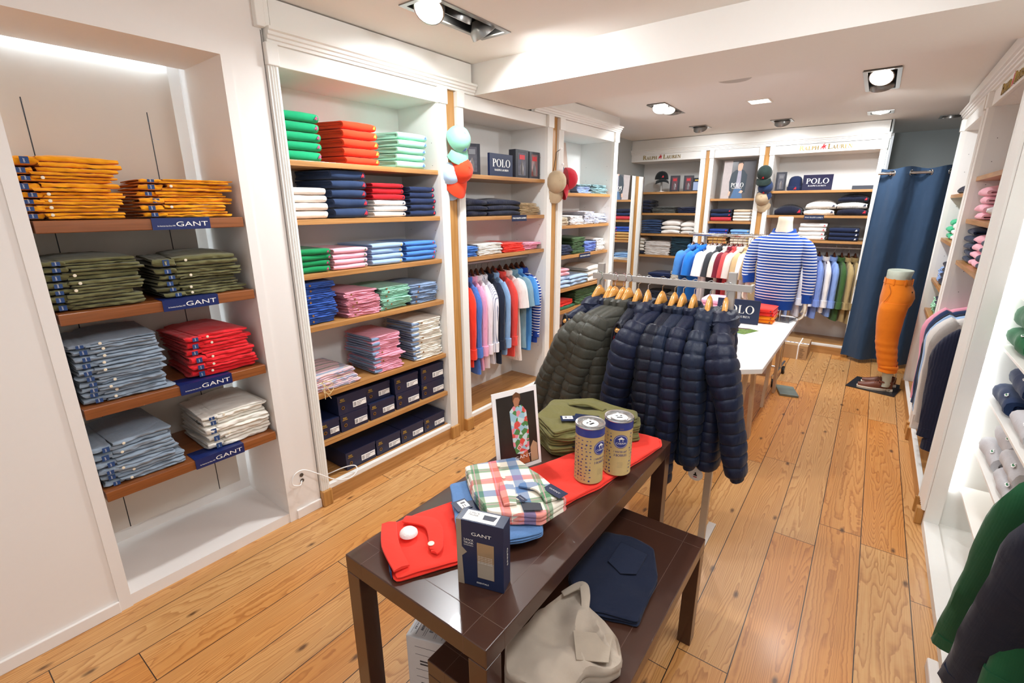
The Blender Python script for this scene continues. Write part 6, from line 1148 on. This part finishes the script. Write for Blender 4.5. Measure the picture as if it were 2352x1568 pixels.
for sy in (-1, 1):
    rg = []; prof = [(.86, .100, .004), (.80, .106, -.006), (.72, .102, -.010), (.62, .096, -.008), (.54, .089, -.004), (.48, .086, .0), (.40, .083, .014), (.32, .078, .028), (.25, .070, .040), (.205, .064, .048)]
    N2 = []
    for (z0, a0, c0), (z1, a1, c1) in zip(prof, prof[1:]):
        for q in range(5): u = q/5; N2.append((z0+(z1-z0)*u, a0+(a1-a0)*u, c0+(c1-c0)*u))
    N2.append(prof[-1])
    for z, a, cx in N2:
        wr = .002*sin(z*95)*(1 if z < .5 else .1) ; rg.append([(cx+(a+wr)*cos(2*pi*j/24)*(1+.035*nz(j*.5, z*10, sy)), sy*.084+(a*.92+wr)*sin(2*pi*j/24)*(1+.03*nz(j*.5, z*10, sy+3)), z) for j in range(24)])
    MB().loft(rg).build('trouser_leg', ORG, t, smooth=True)
    MB().loft([[(.05+a*cos(2*pi*j/24), sy*.084+a*.92*sin(2*pi*j/24), z+.004*nz(j*.8, z*50, sy)) for j in range(24)] for a, z in ((.064, .20), (.074, .205), (.075, .225), (.072, .235), (.078, .240), (.078, .262), (.072, .270), (.064, .262))], cap=False).build('rolled_hem', ORG, t, smooth=True)
MB().tube(bez([(-.07, -.128, 1.02), (-.05, -.150, .95), (-.085, -.14, .86)]), .0022, 5).build('pocket_seam', plain('dark_orange_thread', 'a85a10', .7), t); MB().lathe([(0, 0), (.007, 0), (.007, .003), (0, .003)], 10).build('button', plain('dark_button', '2c2018', .4), t, loc=(.102, -.092, .965), rot=(pi/2, 0, .9))
def sneaker(x, y, label):
    t = thing('sneaker', label, 'shoe', (x, y, .0085), radians(3)); BRN = plain('brown_leather', '6b3a26', .45, bump=.1); SOL = plain('cream_rubber', 'e6dfcc', .6)
    L = .28; O = []
    for k in range(21): u = k/20; O.append((u, .040*(sin(pi*min(1, u*1.12+.06)))**.5*(1.08-.25*u) if u < .99 else .012))
    out = [(-L/2+L*u, -w) for u, w in O] + [(-L/2+L*u, w) for u, w in O[::-1]]
    MB().poly([(a, b) for a, b in out], 0, .026, plane='xy').build('sole', SOL, t, bevel=.004); MB().poly([(a*1.008, b*1.01) for a, b in out], .010, .013, plane='xy').build('sole_stripe', plain('dark_stripe', '4a3a34', .6), t)
    rg = []
    for k in range(17):
        u = k/16; w = .037*(sin(pi*min(1, u*1.1+.08)))**.5*(1.05-.22*u)+.001; h = .030+.030*min(1, u/.45)**1.4+.012*max(0, (u-.6)/.4); x_ = -L/2+.006+(L-.014)*u
        rg.append([(x_, w*cos(pi*j/10), .024+h*sin(pi*j/10)**.7) for j in range(11)] + [(x_, 0, .024)])
    MB().loft(rg).build('upper', BRN, t, smooth=True); MB().lathe([(.034, 0), (.040, .004), (.038, .016), (.032, .018), (.030, .002)], 20, 0, False).build('collar', BRN, t, smooth=True, loc=(.075, 0, .082)).scale = (1.35, .85, 1)
    mb = MB()
    for k in range(5): xx = -.045+.018*k; mb.tube([(xx, -.022, .062+.006*k), (xx, 0, .074+.006*k), (xx, .022, .062+.006*k)], .0022, 6)
    mb.tube([(.03, 0, .10), (.045, -.03, .095), (.03, -.05, .075)], .0022, 5).tube([(.03, 0, .10), (.02, .03, .095), (.03, .05, .075)], .0022, 5)
    mb.build('laces', BRN, t, smooth=True); pony(t, .04, -.040, .052, .014, EM['navy'])
sneaker(.232, 5.535, 'brown leather sneaker with cream sole, nearer of the pair'); sneaker(.262, 5.705, 'brown leather sneaker with cream sole, farther of the pair')
# ------------------------------------------------------------------ carton, slab, small things on the floor
t = thing('cardboard_carton', 'brown taped cardboard carton on the floor before the back bay', 'box', (-.66, 6.20, 0), radians(0)); w, d_, h = .255, .40, .165; CRD = plain('corrugated_card', 'b08a60', .7, noise_amt=.03)
MB().box(0, w, 0, d_, 0, h).build('box_body', CRD, t, bevel=.002); MB().box(.0, w, .10, .145, h, h+.0008).build('printed_tape', PAPER, t); 
for k in range(6): MB().lathe([(.004, 0), (.010, 0), (.010, .0006), (.004, .0006)], 14).build('tape_emblem', CB, t, loc=(.02+.043*k, .122, h+.001))
MB().box(.155, .167, -.001, .0, 0, h).box(.155, .167, -.001, d_, h+.0009, h+.0016).build('white_strap', PAPER, t); mb = MB(); R = random.Random(3)
for k in range(10): mb.box(.178, .178+R.uniform(.03, .055), -.0008, 0, .02+.012*k, .024+.012*k)
mb.build('printed_lines', plain('print_brown', '5a3f28', .7), t)
t = thing('stone_slab', 'small grey-green stone slab lying on the floorboards', 'slab', (-.44, 4.99, 0), radians(14)); MB().poly([(-.085, .13), (-.07, -.13), (.085, -.14), (.07, .11)], 0, .022, plane='xy').build('slab_body', plain('green_marble', '6f7a70', .3, noise_amt=.35, scale=12), t, bevel=.003)
